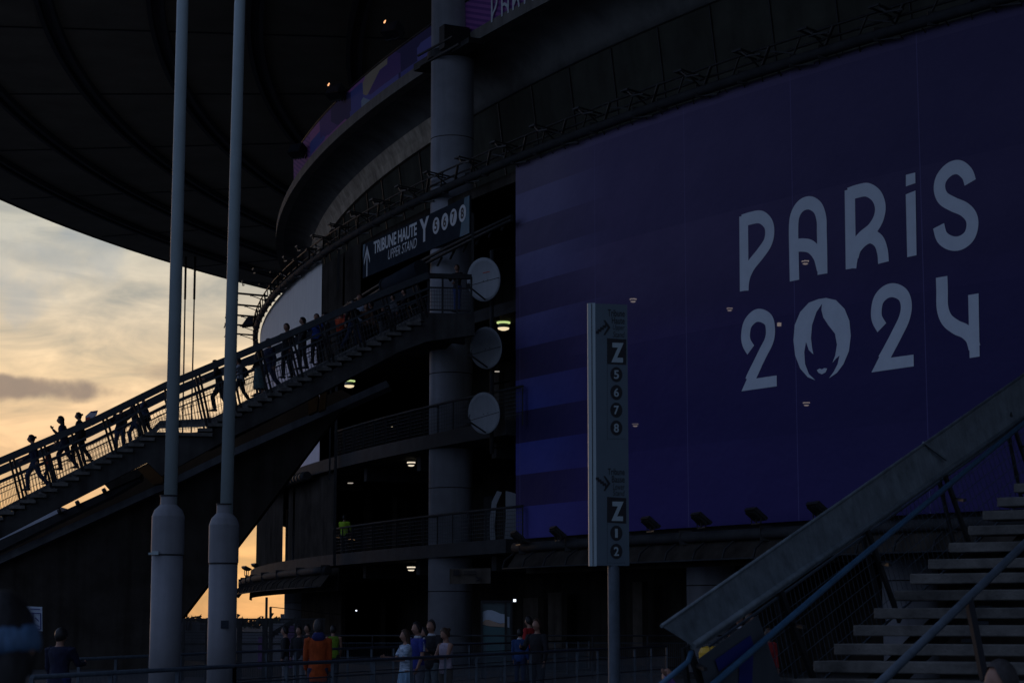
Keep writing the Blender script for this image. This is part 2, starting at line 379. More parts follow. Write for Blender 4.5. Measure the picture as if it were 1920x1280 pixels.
sl = bpy.data.lights.new('sun', 'SUN'); sl.energy = .06; sl.angle = R(2); sl.color = (1, .62, .35)
so = bpy.data.objects.new('sun', sl); col.objects.link(so)
sdir = Vector((math.sin(SUN_AZ)*math.cos(SUN_EL), math.cos(SUN_AZ)*math.cos(SUN_EL), math.sin(SUN_EL)))
so.rotation_euler = sdir.to_track_quat('Z', 'Y').to_euler(); so.location = (-60, 120, 30)
cam = bpy.data.cameras.new('camera'); cam.lens = 70; cam.sensor_width = 36; cam.clip_start = .1; cam.clip_end = 5000
cam.dof.use_dof = True; cam.dof.focus_distance = 62; cam.dof.aperture_fstop = 5.0
co = bpy.data.objects.new('camera', cam); col.objects.link(co); co.location = (0, 0, EYE); co.rotation_euler = (math.pi/2+PIT, 0, 0); S.camera = co
S.view_settings.view_transform = 'Standard'; S.view_settings.look = 'None'; S.view_settings.exposure = 0
S.cycles.max_bounces = 5; S.cycles.transparent_max_bounces = 8

# ---------------------------------------------------------------- ground
bm = BM(); poly(bm, [(-1500,-300,0), (1500,-300,0), (1500,3000,0), (-1500,3000,0)])
tag(obj('ground', bm, M['asphalt']), 'dark asphalt forecourt reaching to the horizon', None, None, 'structure')

# ---------------------------------------------------------------- stadium
stad = empty('stadium', (CX, CY, 0), 0, 'huge round dark concrete stadium with a flat disc roof', 'stadium')
T = lambda d: R(d)
# roof disc
HR = 34.5; ZR = EYE+HR; RCX, RCY = 3.26*HR, 3.69*HR
def disc_ring(bm, r0, r1, z0, z1, n=160, ang=(0, 2*math.pi)):
    g = []
    for i in range(n+1):
        t = ang[0]+(ang[1]-ang[0])*i/n; c, s = math.cos(t), math.sin(t)
        g.append([bm.verts.new((RCX+r*c, RCY+r*s, z)) for r, z in ((r0, z0), (r1, z0), (r1, z1), (r0, z1))])
    for a, b in zip(g, g[1:]):
        for j in range(4): bm.faces.new((a[j], b[j], b[(j+1) % 4], a[(j+1) % 4]))
bm = BM(); disc_ring(bm, 2.3*HR, 4.57*HR, ZR, ZR+.8, 240)
roof = obj('roof', bm, M['roof'], stad)
bm = BM(); disc_ring(bm, 4.57*HR+.02, 4.57*HR+.22, ZR-.08, ZR+.3, 300); obj('roof_edge', bm, M['soffit'], roof)
for q in (4.405, 4.232, 4.058, 3.88, 3.72, 3.55, 3.38):
    bm = BM()
    for k in (-.36, .36): disc_ring(bm, q*HR+k-.13, q*HR+k+.13, ZR-.42, ZR+.01, 220, (R(150), R(300)))
    disc_ring(bm, q*HR-.22, q*HR+.22, ZR-.12, ZR-.01, 220, (R(150), R(300)))
    obj('roof_rib', bm, M['rib'], roof)
bm = BM()
for d in range(150, 300, 6):      # faint radial seams
    t = R(d); c, s = math.cos(t), math.sin(t)
    bar(bm, (RCX+2.4*HR*c, RCY+2.4*HR*s, ZR-.03), (RCX+4.55*HR*c, RCY+4.55*HR*s, ZR-.03), .12, .07)
obj('roof_seam', bm, M['rib'], roof)

# wall stack
T0, T1 = R(150), R(232)
bm = BM(); sheet(bm, T0, T1, [(119.7, 18.3), (120.3, 23.1)], 150); wall_up = obj('upper_wall', bm, M['teal'], stad)
for i in range(26):
    t = R(187+i*1.45)
    bm = BM(); bar(bm, pol(t, 119.73, 18.4), pol(t, 120.33, 23.05), .05, .05, up=Vector((math.cos(t), math.sin(t), 0)))
    obj('panel_joint', bm, M['ink'], wall_up)
bm = BM(); sheet(bm, T0, T1, [(120.28, 23.1), (120.42, 23.1), (120.5, 23.45), (120.75, 23.95), (121.15, 24.32), (121.8, 24.52), (122.75, 24.6)], 150)
sof = obj('curved_soffit', bm, M['soffit'], stad, smooth=True)
bm = BM(); ringbox(bm, T0, T1, 116, 122.86, 24.57, 25.05, 150); obj('gallery_deck', bm, M['fascia'], stad)
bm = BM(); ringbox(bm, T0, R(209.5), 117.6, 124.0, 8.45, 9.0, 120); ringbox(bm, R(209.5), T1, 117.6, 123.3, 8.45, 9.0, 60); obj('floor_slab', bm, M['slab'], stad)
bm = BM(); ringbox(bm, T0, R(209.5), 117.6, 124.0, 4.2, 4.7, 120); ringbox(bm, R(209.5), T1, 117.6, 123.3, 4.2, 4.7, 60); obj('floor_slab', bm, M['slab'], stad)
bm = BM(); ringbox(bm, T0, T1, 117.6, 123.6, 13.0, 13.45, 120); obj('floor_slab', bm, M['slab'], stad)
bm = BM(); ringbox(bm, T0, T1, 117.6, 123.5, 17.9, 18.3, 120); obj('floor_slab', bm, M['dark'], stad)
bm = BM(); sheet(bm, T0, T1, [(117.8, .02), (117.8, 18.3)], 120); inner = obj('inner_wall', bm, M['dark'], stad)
bm = BM(); ringbox(bm, T0, T1, 116, 124.2, -.1, .12, 120); obj('plinth', bm, M['dconc'], stad)
bm = BM(); ringbox(bm, R(160), cyl(640, 1150, 121)[0], 120.8, 121, .1, 4.2, 60); obj('ground_wall', bm, M['dark'], stad)
bm = BM(); sheet(bm, R(188), R(203.4), [(120.26, 23.02), (120.45, 23.02), (120.54, 23.44), (120.78, 23.93), (120.7, 23.96)], 150); obj('soffit_sun_strip', bm, mat('painted_sunlight', (.42,.36,.28), .9, .35, 1.2, .2, 10, streak=.3, spec=0), stad)  # sunlit patch of the soffit put into the colour of a paler strip
# interior piers / wall panels behind the balconies
def wallpanel(x, y0, y1, wpx, r, m='dpanel', dep=.25, name='wall_panel'):
    t, z1 = cyl(x, y0, r); _, z0 = cyl(x, y1, r); D = CY+r*math.sin(t)
    w = wpx/F*D*1.35
    bm = BM(); c = pol(t, r, (z0+z1)/2); box(bm, c, (dep, w, abs(z1-z0)), t)
    return obj(name, bm, M[m], stad)
for a in [(655,1125,1215,34,118.4,'dpanel'), (690,920,1050,26,119,'dpanel'), (640,700,730,12,121,'slab'), (870,1070,1250,40,119.5,'dpanel'), (1000,1120,1215,46,118.6,'dpanel'),
          (1045,1110,1215,40,118.5,'dpanel'), (745,930,1050,26,118.6,'dpanel'), (920,930,1040,30,119.4,'slab'), (1200,1090,1215,24,118.6,'dpanel'), (1330,1090,1215,60,118.6,'dpanel'),
          (717,1120,1215,12,118.6,'dpanel'), (620,500,560,22,120,'dpanel'), (660,470,560,12,120,'dpanel'), (932,700,830,30,119,'dpanel')]:
    wallpanel(*a)
# downstand beams hanging below slabs (radial)
for d in (199.2, 202.2, 205.2, 208.4, 211.6, 214.8, 218.0):
    for z in (3.62, 7.8):
        t = R(d); bm = BM(); bar(bm, pol(t, 118, z+.28), pol(t, 123.2, z+.28), .38, .56); obj('ceiling_beam', bm, M['slab'], stad)
# columns
def column(px, r, rad, z1=36, name='column', rings=True):
    t, _ = cyl(px, 900, r); c = pol(t, r, 0)
    bm = BM()
    for k in range(14): pass
    lathe(bm, c, [(rad, 0), (rad, z1)], 48)
    o = obj(name, bm, M['column'], stad, smooth=False)
    for p in o.data.polygons: p.use_smooth = len(p.vertices) == 4
    for z in [q for q in (2.9, 6.9, 11.4, 20.9, 27.5) if q < z1-.5]:
        bm = BM(); lathe(bm, c+Vector((0, 0, z)), [(rad+.004, 0), (rad+.004, .035)], 48); obj('column_joint', bm, M['dark'], o)
    return c, t
cc, ct = column(845, 123.0, .86)
for px in (540, 1330, 1700): column(px, 121.2, .8, 17.9)
# bracket ring where the column meets the gallery
bm = BM(); lathe(bm, cc+Vector((0,0,24.2)), [(1.02, 0), (1.02, .3)], 32)
n_ = Vector((math.cos(ct), math.sin(ct), 0)); tn = Vector((-n_.y, n_.x, 0))
rm = Matrix.Rotation(ct, 3, 'Z')
box(bm, cc+Vector((0,0,24.75))+n_*.45-tn*-1.15, (1.1, .5, .95), ct)
box(bm, cc+Vector((0,0,24.3))+n_*.2+tn*1.9, (.7, 1.6, .22), ct)
box(bm, cc+Vector((0,0,24.35))+n_*.3-tn*1.4, (1.0, 1.4, .3), ct)
bar(bm, cc+Vector((0,0,24.2))+n_*.9-tn*1.2, cc+Vector((0,0,24.1))+n_*.9+tn*2.6, .09)
bar(bm, cc+Vector((0,0,24.6))+n_*1.0-tn*1.2, cc+Vector((0,0,24.5))+n_*1.0+tn*2.2, .07)
obj('bracket', bm, M['black'], stad)

# gallery banner
bm = BM(); KEEP.append(bm); t0g = R(193.6)
sheet(bm, t0g, R(229), [(122.8, 25.05), (122.84, 26.4)], 120, z0=25.05)
gb = obj('gallery_banner', bm, M['gallery'])
tag(gb, 'long violet and multicoloured printed banner round the high gallery', 'banner')
bm = BM(); tube(bm, [pol(R(d), 122.85, 26.46) for d in range(194, 230)], .035, 6)
for d in range(194, 230): bar(bm, pol(R(d), 122.7, 25.1), pol(R(d), 122.7, 26.5), .05)
obj('top_rail', bm, M['black'], gb)
# words on the gallery banner, clipped by the top of the picture only
def cyl_frame(px, py, r, pad=0):
    t, z = cyl(px, py, r); O = pol(t, r, z); U = Vector((-math.sin(t), math.cos(t), 0))
    if U.y > 0: pass
    U = Vector((math.sin(t)*-1, math.cos(t), 0)); 
    # walking right in the picture = increasing angle
    return (O, U, Vector((0,0,1)), Vector((math.cos(t), math.sin(t), 0)))

# ---- stroke lettering in the event's rounded capitals
def zs(p, ox=1320, oy=260, k=2.4617): return (ox+p[0]/k, oy+p[1]/k)
def catmull(P, n=7):
    P = [P[0]]+list(P)+[P[-1]]; out = []
    for i in range(1, len(P)-2):
        a, b, c, d = [Vector((*q, 0)) for q in P[i-1:i+3]]
        for k in range(n):
            t = k/n
            out.append(.5*((2*b)+(-a+c)*t+(2*a-5*b+4*c-d)*t*t+(-a+3*b-3*c+d)*t**3))
    out.append(Vector((*P[-2], 0)))
    return [(q.x, q.y) for q in out]
RB = 123.7
def sz(p, r=RB):
    t, z = cyl(p[0], p[1], r); return (t*r, z)
def stroke(bm, P, w, r=RB+.012, smooth=True, lift=0, mi=0):
    P = [sz(q) for q in P]
    if smooth: P = catmull(P)
    l, rr = [], []
    for i, p in enumerate(P):
        a = P[max(i-1, 0)]; b = P[min(i+1, len(P)-1)]
        d = Vector((b[0]-a[0], b[1]-a[1])).normalized(); n = Vector((-d.y, d.x))*w/2
        l.append((p[0]+n.x, p[1]+n.y)); rr.append((p[0]-n.x, p[1]-n.y))
    f = lambda q: pol(q[0]/RB, r+lift, q[1])
    vl = [bm.verts.new(f(q)) for q in l]; vr = [bm.verts.new(f(q)) for q in rr]
    for i in range(len(P)-1): bm.faces.new((vl[i], vl[i+1], vr[i+1], vr[i])).material_index = mi
def patch(bm, P, r=RB+.012, lift=0):
    v = [bm.verts.new(pol(sz(q)[0]/RB, r+lift, sz(q)[1])) for q in P]
    for tri in tessellate_polygon([[Vector((*sz(q), 0)) for q in P]]):
        try: bm.faces.new([v[i] for i in tri])
        except ValueError: pass

# ---- main banner
t0b = cyl(967, 660, RB)[0]
bm = BM(); KEEP.append(bm); sheet(bm, t0b, R(229), [(RB, 4.68+13.75*i/6) for i in range(7)], 90, z0=4.68)
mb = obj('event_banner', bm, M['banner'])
tag(mb, 'giant navy and violet printed banner lettered PARIS 2024 on the facade', 'banner')
SW = .40
for k in range(52):      # cords that tie the top hem to the pipe
    t = t0b+.002+k*.0066; bm = BM(); bar(bm, pol(t, RB+.02, 18.3), pol(t+random.uniform(-.0012,.0012), RB+.22, 18.62), .035, .02); obj('tie_cord', bm, M['slab'], mb)
letters = {}
def Z(l): return [zs(q) for q in l]
_lift = [0]
def nl():
    _lift[0] = (_lift[0]+1) % 3; return _lift[0]*.004
def letter(strokes, patches=(), w=SW, name='letter'):
    bm = BM(); KEEP.append(bm)
    for k, s in enumerate(strokes):
        s, ww, sm = (s+(w, True))[:3] if isinstance(s, tuple) else (s, w, True)
        stroke(bm, Z(s), ww, smooth=sm, lift=.002*k)
    for k, p in enumerate(patches): patch(bm, Z(p), lift=.006+.002*k)
    return obj(name, bm, M['letter'], mb)
letter([([(184,356),(187,702)],), [(176,380),(215,368),(262,362),(296,390),(305,432),(295,480),(262,530),(222,580),(200,622),(190,660),(187,702)]])
letter([[(419,655),(416,520),(415,400),(425,345),(452,308),(490,297),(526,320),(543,370),(545,430),(547,520),(548,625)], [(417,496),(455,491),(495,500),(528,540),(545,600)]])
letter([([(674,235),(679,600)],), [(666,258),(710,243),(756,237),(797,265),(815,315),(806,370),(775,420),(730,458),(700,500),(686,560),(681,598)], [(692,545),(705,505),(737,468),(773,452),(808,474),(825,520),(830,572)]])
letter([], [[(933,258),(978,240),(983,538),(940,547)], [(934,168),(977,157),(978,206),(934,221)]])
letter([[(1230,203),(1215,162),(1178,133),(1135,142),(1098,182),(1088,230),(1105,275),(1150,303),(1200,325),(1232,358),(1240,400),(1225,450),(1185,481),(1140,482),(1100,455),(1084,403)]])
letter([[(217,975),(198,942),(193,905),(203,855),(235,820),(268,817),(300,840),(308,890),(300,935),(275,985),(243,1050),(218,1100),(211,1118)]], [[(175,1165),(229,1043),(268,1052),(243,1106),(337,1092),(338,1142)]], name='numeral')
letter([[(822,872),(800,832),(797,790),(808,742),(840,708),(880,700),(920,722),(935,770),(925,830),(892,900),(850,980),(826,1022)]], [[(775,1078),(822,985),(868,992),(853,1012),(969,996),(970,1050)]], name='numeral')
letter([[(1098,638),(1100,700),(1102,780),(1122,835),(1165,870),(1205,888),(1235,918),(1250,965)]], [[(1221,722),(1269,714),(1274,1005),(1228,1012)]], name='numeral')
bm = BM(); KEEP.append(bm)
flame = [(515,1114),(480,1100),(445,1060),(422,1000),(414,930),(420,860),(445,800),(485,757),(530,740),(565,735),(610,745),(650,785),(672,840),(679,910),(670,980),(645,1040),(615,1080),(578,1105),
 (600,1075),(618,1040),(627,1000),(610,1015),(594,1034),(607,1000),(615,950),(606,900),(575,860),(552,825),(543,790),(546,762),(520,800),(500,860),(495,920),(500,965),(506,995),(485,975),(472,938),(464,985),(468,1040),(485,1085)]
patch(bm, Z(flame)); patch(bm, Z([(522,1068),(535,1060),(545,1064),(556,1058),(570,1060),(562,1078),(545,1087),(530,1080)]))
obj('emblem', bm, M['letter'], mb)
# gallery lettering (same capitals, smaller)
def gal_word(x0, y0, dx, slope):
    bm = BM(); KEEP.append(bm); r = 122.88
    t0, z0 = cyl(x0, y0, r)
    def P(u, v): return pol(t0+u/r, r, z0+v)
    def st(pts, w=.12, lift=0):
        pts = catmull(pts, 5); l = []; q = []
        for i, p in enumerate(pts):
            a = pts[max(i-1,0)]; b = pts[min(i+1,len(pts)-1)]; d = Vector((b[0]-a[0], b[1]-a[1])).normalized(); n = Vector((-d.y, d.x))*w/2
            l.append(bm.verts.new(pol(t0+(p[0]+n.x)/r, r+lift, z0+p[1]+n.y))); q.append(bm.verts.new(pol(t0+(p[0]-n.x)/r, r+lift, z0+p[1]-n.y)))
        for i in range(len(pts)-1): bm.faces.new((l[i], l[i+1], q[i+1], q[i]))
    h = 1.0
    st([(0,0),(0,.5),(0,h)]); st([(0,h-.06),(.25,h-.06),(.42,.75),(.3,.5),(.05,.25),(0,0)], lift=.004)
    o = .85; st([(o,0),(o,.6),(o+.1,.9),(o+.28,.97),(o+.45,.85),(o+.5,.6),(o+.5,0)]); st([(o,.42),(o+.2,.44),(o+.42,.3),(o+.5,.1)], lift=.004)
    o = 1.75; st([(o,0),(o,.5),(o,h)]); st([(o,h-.06),(o+.25,h-.06),(o+.42,.75),(o+.3,.5),(o+.05,.2)], lift=.004); st([(o+.05,.2),(o+.2,.42),(o+.4,.3),(o+.48,0)], lift=.008)
    o = 2.65; st([(o,0),(o,.3),(o,.68)]); st([(o,.8),(o,.9),(o,1.0)], lift=.004)
    o = 3.1; st([(o+.45,.8),(o+.25,.96),(o+.04,.75),(o+.2,.52),(o+.42,.35),(o+.35,.08),(o+.15,.02),(o,.2)])
    obj('lettering', bm, M['letter'], gb)
gal_word(922, 42, 0, 0)

# ---- pale banner on the far left curve
bm = BM(); KEEP.append(bm); sheet(bm, R(180), cyl(603, 560, RB)[0], [(RB, 8.75+9.75*i/4) for i in range(5)], 50, z0=8.75)
tag(obj('pale_banner', bm, M['pale']), 'pale grey lilac printed banner curving round the left end of the stadium', 'banner')
# dark screen under it, near side and the far side seen through
def screen(t0, t1, z0, z1, gaps):
    ed = [t0]
    for a, b in sorted(gaps): ed += [a, b]
    ed.append(t1); bm = BM()
    for a, b in zip(ed[::2], ed[1::2]):
        if b > a: sheet(bm, a, b, [(RB, z0), (RB, z1)], max(2, int((b-a)*40)))
    return bm
g1 = [(cyl(530,1020,RB)[0], cyl(540,1020,RB)[0]), (cyl(548,1020,RB)[0], cyl(552,1020,RB)[0])]
g2 = [(cyl(554,1020,RB,True)[0], cyl(526,1020,RB,True)[0])]
bm = screen(R(187.2), cyl(626,1000,RB)[0], 4.7, 8.4, g1); s1 = obj('dark_screen', bm, M['dark'])
bm = screen(R(160), R(187.0), 4.7, 8.4, g2); obj('rear_screen', bm, M['dark'], s1)
tag(s1, 'dark hanging screen with narrow glowing slits below the pale banner', 'screen')
bm = screen(R(160), R(180), 9.0, 13.0, []); obj('rear_screen', bm, M['dark'], s1)
bm = screen(R(160), R(180), 13.5, 17.9, [(cyl(646,500,RB,True)[0]-.002, cyl(643,500,RB,True)[0]+.002)]); obj('rear_screen', bm, M['dark'], s1)
bm = screen(cyl(603,560,RB)[0]+.001, cyl(642.4,560,RB)[0], 13.5, 18.2, []); obj('rear_screen', bm, M['dark'], s1)
bm = screen(cyl(646,560,RB)[0], cyl(676,560,RB)[0], 13.5, 18.2, []); obj('rear_screen', bm, M['dark'], s1)

# ---------------------------------------------------------------- pipes, trusses
def curve_pts(d0, d1, r, z, step=1.0):
    n = max(2, int(abs(d1-d0)/step)); return [pol(R(d0+(d1-d0)*i/n), r, z) for i in range(n+1)]
tr = empty('lighting_truss', pol(R(210), 124.3, 18.6), 0, 'long dark pipe truss with ladder frame running along the top of the big banner', 'truss')
bm = BM(); tube(bm, curve_pts(186, 228, 123.98, 18.55), .16, 10); obj('main_pipe', bm, M['slab'], tr)
bm = BM(); tube(bm, curve_pts(187, 228, 123.9, 18.95), .04, 6); tube(bm, curve_pts(187, 228, 124.1, 19.2), .04, 6)
d = 187.1; i = 0
while d < 228:
    t = R(d); a = pol(t, 123.98, 18.65); b = pol(t+.004, 124.1, 19.2); bar(bm, a, b, .08 if i % 2 else .045); i += 1
    if i % 3 == 0: bar(bm, pol(t, 124.1, 19.2), pol(t+.011, 123.9, 18.8), .05)
    d += .62
obj('ladder_frame', bm, M['black'], tr)
for k in range(48):      # lashings and clamps
    bm = BM(); t = R(186.3+k*.87+random.uniform(-.2,.2)); p = pol(t, 123.98, 18.55)
    bar(bm, p-Vector((0,0,.2)), p+Vector((0,0,.2)), .3, .09)
    if k % 2: bar(bm, p-Vector((0,0,.15)), pol(t+R(.35), 123.9, 18.3), .05)
    obj('clamp', bm, M['black'], tr)
def outrigger(name, t, z, ln, flood=True, idx=0):
    bm = BM(); dv = Vector((math.cos(t), math.sin(t), 0)); tg = Vector((-dv.y, dv.x, 0)); o = pol(t, 124.0, z)
    for k in (-.16, .16): bar(bm, o+tg*k, o+tg*k+dv*ln+Vector((0,0,.1)), .05)
    bar(bm, o-tg*.2+dv*ln+Vector((0,0,.1)), o+tg*.2+dv*ln+Vector((0,0,.1)), .06)
    bar(bm, o+dv*ln*.5-tg*.2, o+dv*ln*.5+tg*.2, .05); bar(bm, o-Vector((0,0,.3)), o+dv*ln*.5, .04)
    bar(bm, o+dv*ln+tg*.2, o+dv*(ln+.05)+tg*.5-Vector((0,0,.2)), .05); bar(bm, o+dv*(ln+.05)+tg*.5-Vector((0,0,.2)), o+dv*(ln+.05)+tg*1.1-Vector((0,0,.28)), .05)
    return obj(name, bm, M['black'], tr)
k = 0; d = 186.4
while d < 228:
    outrigger('outrigger', R(d), 18.95, 1.75 if d < 198 else .95); d += 1.7 if d < 198 else 1.28; k += 1

def floodlight(p, aim, label, grp, size=(.62,.46,.09), arm=.35):
    e = empty('floodlight', p, 0, label, 'floodlight', grp)
    q = Vector(aim).normalized().to_track_quat('Z', 'Y').to_matrix()
    c = Vector(p)+Vector((0,0,arm))
    bm = BM(); box(bm, c, size, mtx=q)
    for i in range(5): box(bm, c-q@Vector((0,0,size[2]*.8))+q@Vector((-size[0]*.4+i*size[0]*.2,0,0)), (.02, size[1]*.8, .08), mtx=q)
    obj('lamp_head', bm, M['black'], e)
    bm = BM(); box(bm, c+q@Vector((0,0,size[2]/2+.005)), (size[0]*.88, size[1]*.85, .01), mtx=q); obj('lens', bm, M['signdark'], e)
    bm = BM(); bar(bm, Vector(p), c-Vector((0,0,.04)), .05); bar(bm, Vector(p)-q@Vector((size[0]*.45,0,0)), Vector(p)+q@Vector((size[0]*.45,0,0)), .04)
    for sx in (-1, 1): bar(bm, Vector(p)+q@Vector((sx*size[0]*.45,0,0)), c+q@Vector((sx*size[0]*.5,0,0)), .035)
    obj('bracket', bm, M['black'], e); return e
LBL = ['leftmost floodlight on the gutter, at the corner of the big banner', 'floodlight on the gutter just left of the tall white sign', 'floodlight on the gutter just right of the tall white sign',
       'second floodlight right of the tall white sign', 'third floodlight right of the tall white sign', 'floodlight partly behind the wide grey stair handrail', 'floodlight seen between the two stair handrails']
for (x, y), lb in zip([(972,1018),(1046,1010),(1220,993),(1315,986),(1418,978),(1535,968),(1668,962)], LBL):
    t, z = cyl(x, y, 124.9); nr = Vector((math.cos(t), math.sin(t), 0))
    floodlight(pol(t, 124.9, z-.05), -nr*.55+Vector((0,0,1))+Vector((.35,-.1,0)), lb, 'floodlights on the gutter under the big banner', (.78,.5,.1), .28)
for (x, y), lb in zip([(462,1078),(480,1073),(505,1067)], ['small floodlight silhouetted against the orange sky, nearest the flag pole', 'small floodlight at the corner of the dark screen', 'small floodlight in front of the dark screen']):
    D = 112; floodlight(at(x, y, D), (.45,.2,1), lb, 'floodlights at the far left gutter', (.8,.4,.08), .4)
e = floodlight(at(470, 606, 117), (-.5,-.5,.55), 'square floodlight on an arm beside the pale banner against the sky', 'lamps on the truss', (1.1,.75,.18), .1)
for (x, y), lb in zip([(645,182),(752,68),(572,290)], ['spotlight with a small glint above the left of the gallery banner', 'spotlight with a bright glint above the gallery banner near the column', 'spotlight low at the far end of the gallery banner']):
    t, z = cyl(x, y+8, 122.9); e = floodlight(pol(t, 123.3, z+.0), (-.4,-.6,.4), lb, 'spotlights over the gallery banner', (.8,.55,.5), .4)
    if x != 572:
        bm = BM(); lathe(bm, pol(t, 123.3, z+.5)+Vector((-.35,-.35,.1)), [(.01,0),(.04,.05),(.02,.16)], 10, axis=Vector((.5,0,1))); obj('glint', bm, M['l_glint'], e)  # glint given as a small glowing piece on the lamp head

def gutter(d0, d1, z, label, name='gutter'):
    e = empty(name, pol(R((d0+d1)/2), 124.4, z), 0, label, 'gutter')
    bm = BM(); n = int((d1-d0)/.8)+1
    tube(bm, curve_pts(d0, d1, 124.5, z), .17, 10); obj('pipe', bm, M['slab'], e)
    bm = BM(); d = d0
    while d < d1:      # curved ribs
        t = R(d); pr = [(124.1, z-.05), (124.55, z-.2), (124.9, z-.45), (125.0, z-.72)]
        for (a, b), (c, q) in zip(pr, pr[1:]): bar(bm, pol(t, a, b), pol(t, c, q), .05)
        d += .62
    tube(bm, curve_pts(d0, d1, 125.0, z-.74), .03, 6); obj('rib_frame', bm, M['slab'], e)
    bm = BM(); sheet(bm, R(d0), R(d1), [(124.05, z-.9), (124.0, z+.1)], n); sheet(bm, R(d0), R(d1), [(124.3, z-.02), (124.85, z-.75)], n); obj('trough', bm, M['dark'], e)
    d = d0+.3
    while d < d1: bm = BM(); p = pol(R(d), 124.5, z); bar(bm, p-Vector((0,0,.22)), p+Vector((0,0,.22)), .4, .06); d += random.uniform(1.2, 2.2); obj('clamp', bm, M['black'], e)
    return e
gutter(210.2, 227.5, 4.32, 'dark pipe gutter with curved ribs under the big banner')
gutter(184.5, 201.7, 4.0, 'dark ribbed gutter under the dark screen at the left')
e = empty('pipe', pol(R(196), 124.2, 8.5), 0, 'ribbed metal pipe under the bottom edge of the pale banner', 'pipe')
bm = BM(); tube(bm, curve_pts(186, 199.6, 124.3, 8.4, .5), .2, 10); obj('pipe_run', bm, M['slab'], e)
for i in range(26): bm = BM(); tube(bm, [pol(R(192+i*.29), 124.3, 8.4), pol(R(192.06+i*.29), 124.3, 8.4)], .23, 10); obj('hoop', bm, M['black'], e)
bm = BM(); p = [at(725,538,77), at(790,503,75)]; tube(bm, [p[0], p[1]], .34, 16); tube(bm, [p[0], p[0]+(p[1]-p[0])*.03], .38, 16)
tag(obj('duct', bm, M['signdark'], smooth=False), 'fat dark duct slanting up under the upper stand sign', 'duct')
# lower rails of the sign gantry
bm = BM()
for (a, b, w, m) in [((600,608),(960,405),.07,0), ((640,590),(960,412),.07,0), ((600,618),(800,508),.05,0)]:
    P0 = cyl(*a, 124.1); P1 = cyl(*b, 124.1)
    tube(bm, [pol(P0[0]+(P1[0]-P0[0])*i/8, 124.1, P0[1]+(P1[1]-P0[1])*i/8) for i in range(9)], w, 6)
for x in range(700, 960, 24):
    t, z = cyl(x, 608-(x-600)*.564, 124.1); bar(bm, pol(t, 124.1, z-.32), pol(t, 123.9, z+.06), .07)
tag(obj('cable_tray', bm, M['black']), 'thin dark rails and clamps slanting below the upper stand sign', 'rail')
for x, y0, y1, w in ((627,660,1060,.12), (618,660,900,.07), (886,400,600,.1), (634,470,545,.1)):
    t, z0 = cyl(x, y1, 124.15); _, z1 = cyl(x, y0, 124.15); bm = BM(); bar(bm, pol(t, 124.15, z0), pol(t, 124.15, z1), w); obj('drain_pipe', bm, M['black'], stad)

# ---- balcony railings
def balcony(x0, x1, zf, label):
    t0 = cyl(x0, 900, 123.9)[0]; t1 = cyl(x1, 900, 123.9)[0]; n = 14
    e = empty('balcony_railing', pol((t0+t1)/2, 123.9, zf), 0, label, 'railing', 'balcony railings on the stadium')
    P = lambda i, z: pol(t0+(t1-t0)*i/n, 123.9, z)
    bm = BM(); tube(bm, [P(i, zf+1.12) for i in range(n+1)], .05, 8); obj('top_rail', bm, M['slab'], e)
    for i in range(n+1): bm = BM(); bar(bm, P(i, zf-.3), P(i, zf+1.1), .05, .12); obj('post', bm, M['black'], e)
    bm = BM()
    for j in range(1, 8): tube(bm, [P(i, zf+.14*j) for i in range(n+1)], .008, 4, False)
    m_ = n*9
    for k in range(m_): p = pol(t0+(t1-t0)*k/m_, 123.9, zf+.05); bar(bm, p, p+Vector((0,0,1.0)), .01)
    obj('wire_panel', bm, M['mesh'], e)
balcony(627, 980, 4.7, 'lower balcony railing in front of the hi-vis steward')
balcony(627, 980, 9.0, 'upper balcony railing behind the satellite dishes')

# ---------------------------------------------------------------- wayfinding sign
A = pol(cyl(680, 490, 124.0)[0], 124.0, 16.35); B = pol(cyl(880, 410, 124.0)[0], 124.0, 16.35)
zt, zb = 18.0, 16.35
za = cyl(680, 522, 124.0)[1]; U = (B-A); WID = U.length; U.normalize(); Nn = U.cross(Vector((0,0,1))).normalized()
if Nn.y > 0: Nn = -Nn
fr = (A, U, Vector((0,0,1)), Nn)
c00 = plane_hit(680, 522, fr); c10 = plane_hit(880, 437, fr); c01 = plane_hit(680, 455, fr); c11 = plane_hit(880, 372, fr)
v0 = (c00[1]+c10[1])/2; v1 = (c01[1]+c11[1])/2
e = empty('direction_sign', A, 0, 'dark blue direction sign reading TRIBUNE HAUTE UPPER STAND Y 5 6 7 8', 'sign')
bm = BM(); Vz = Vector((0,0,1))
q = [A+U*c00[0]+Vz*v0, A+U*c10[0]+Vz*v0, A+U*c10[0]+Vz*v1, A+U*c00[0]+Vz*v1]
poly(bm, q, thick=-Nn*.08); obj('board', bm, M['signdark'], e)
bm = BM(); q2 = [A+U*(c10[0]-.9)+Vz*v0, A+U*c10[0]+Vz*v0, A+U*c10[0]+Vz*v1, A+U*(c10[0]-.45)+Vz*v1]
poly(bm, [p+Nn*.004 for p in q2]); q3 = [A+U*c00[0]+Vz*(v0+.8), A+U*(c00[0]+.15)+Vz*(v0+1.0), A+U*(c00[0]+.3)+Vz*v1, A+U*c00[0]+Vz*v1]
poly(bm, [p+Nn*.004 for p in q3]); obj('corner_flash', bm, mat('teal_print', (.02,.10,.15), .6, .2, 2), e)
def sbox(p, q):      # text box from picture corners (bottom-left, top-right)
    a = plane_hit(*p, fr); b = plane_hit(*q, fr); return (a[0], a[1], b[0], b[1])
bm = BM(); KEEP.append(bm)
text_bm(bm, 'TRIBUNE HAUTE', sbox((701,477),(782,416)), fr, .012, .03)
text_bm(bm, 'UPPER STAND', sbox((728,487),(782,445)), fr, .012, .0, .25)
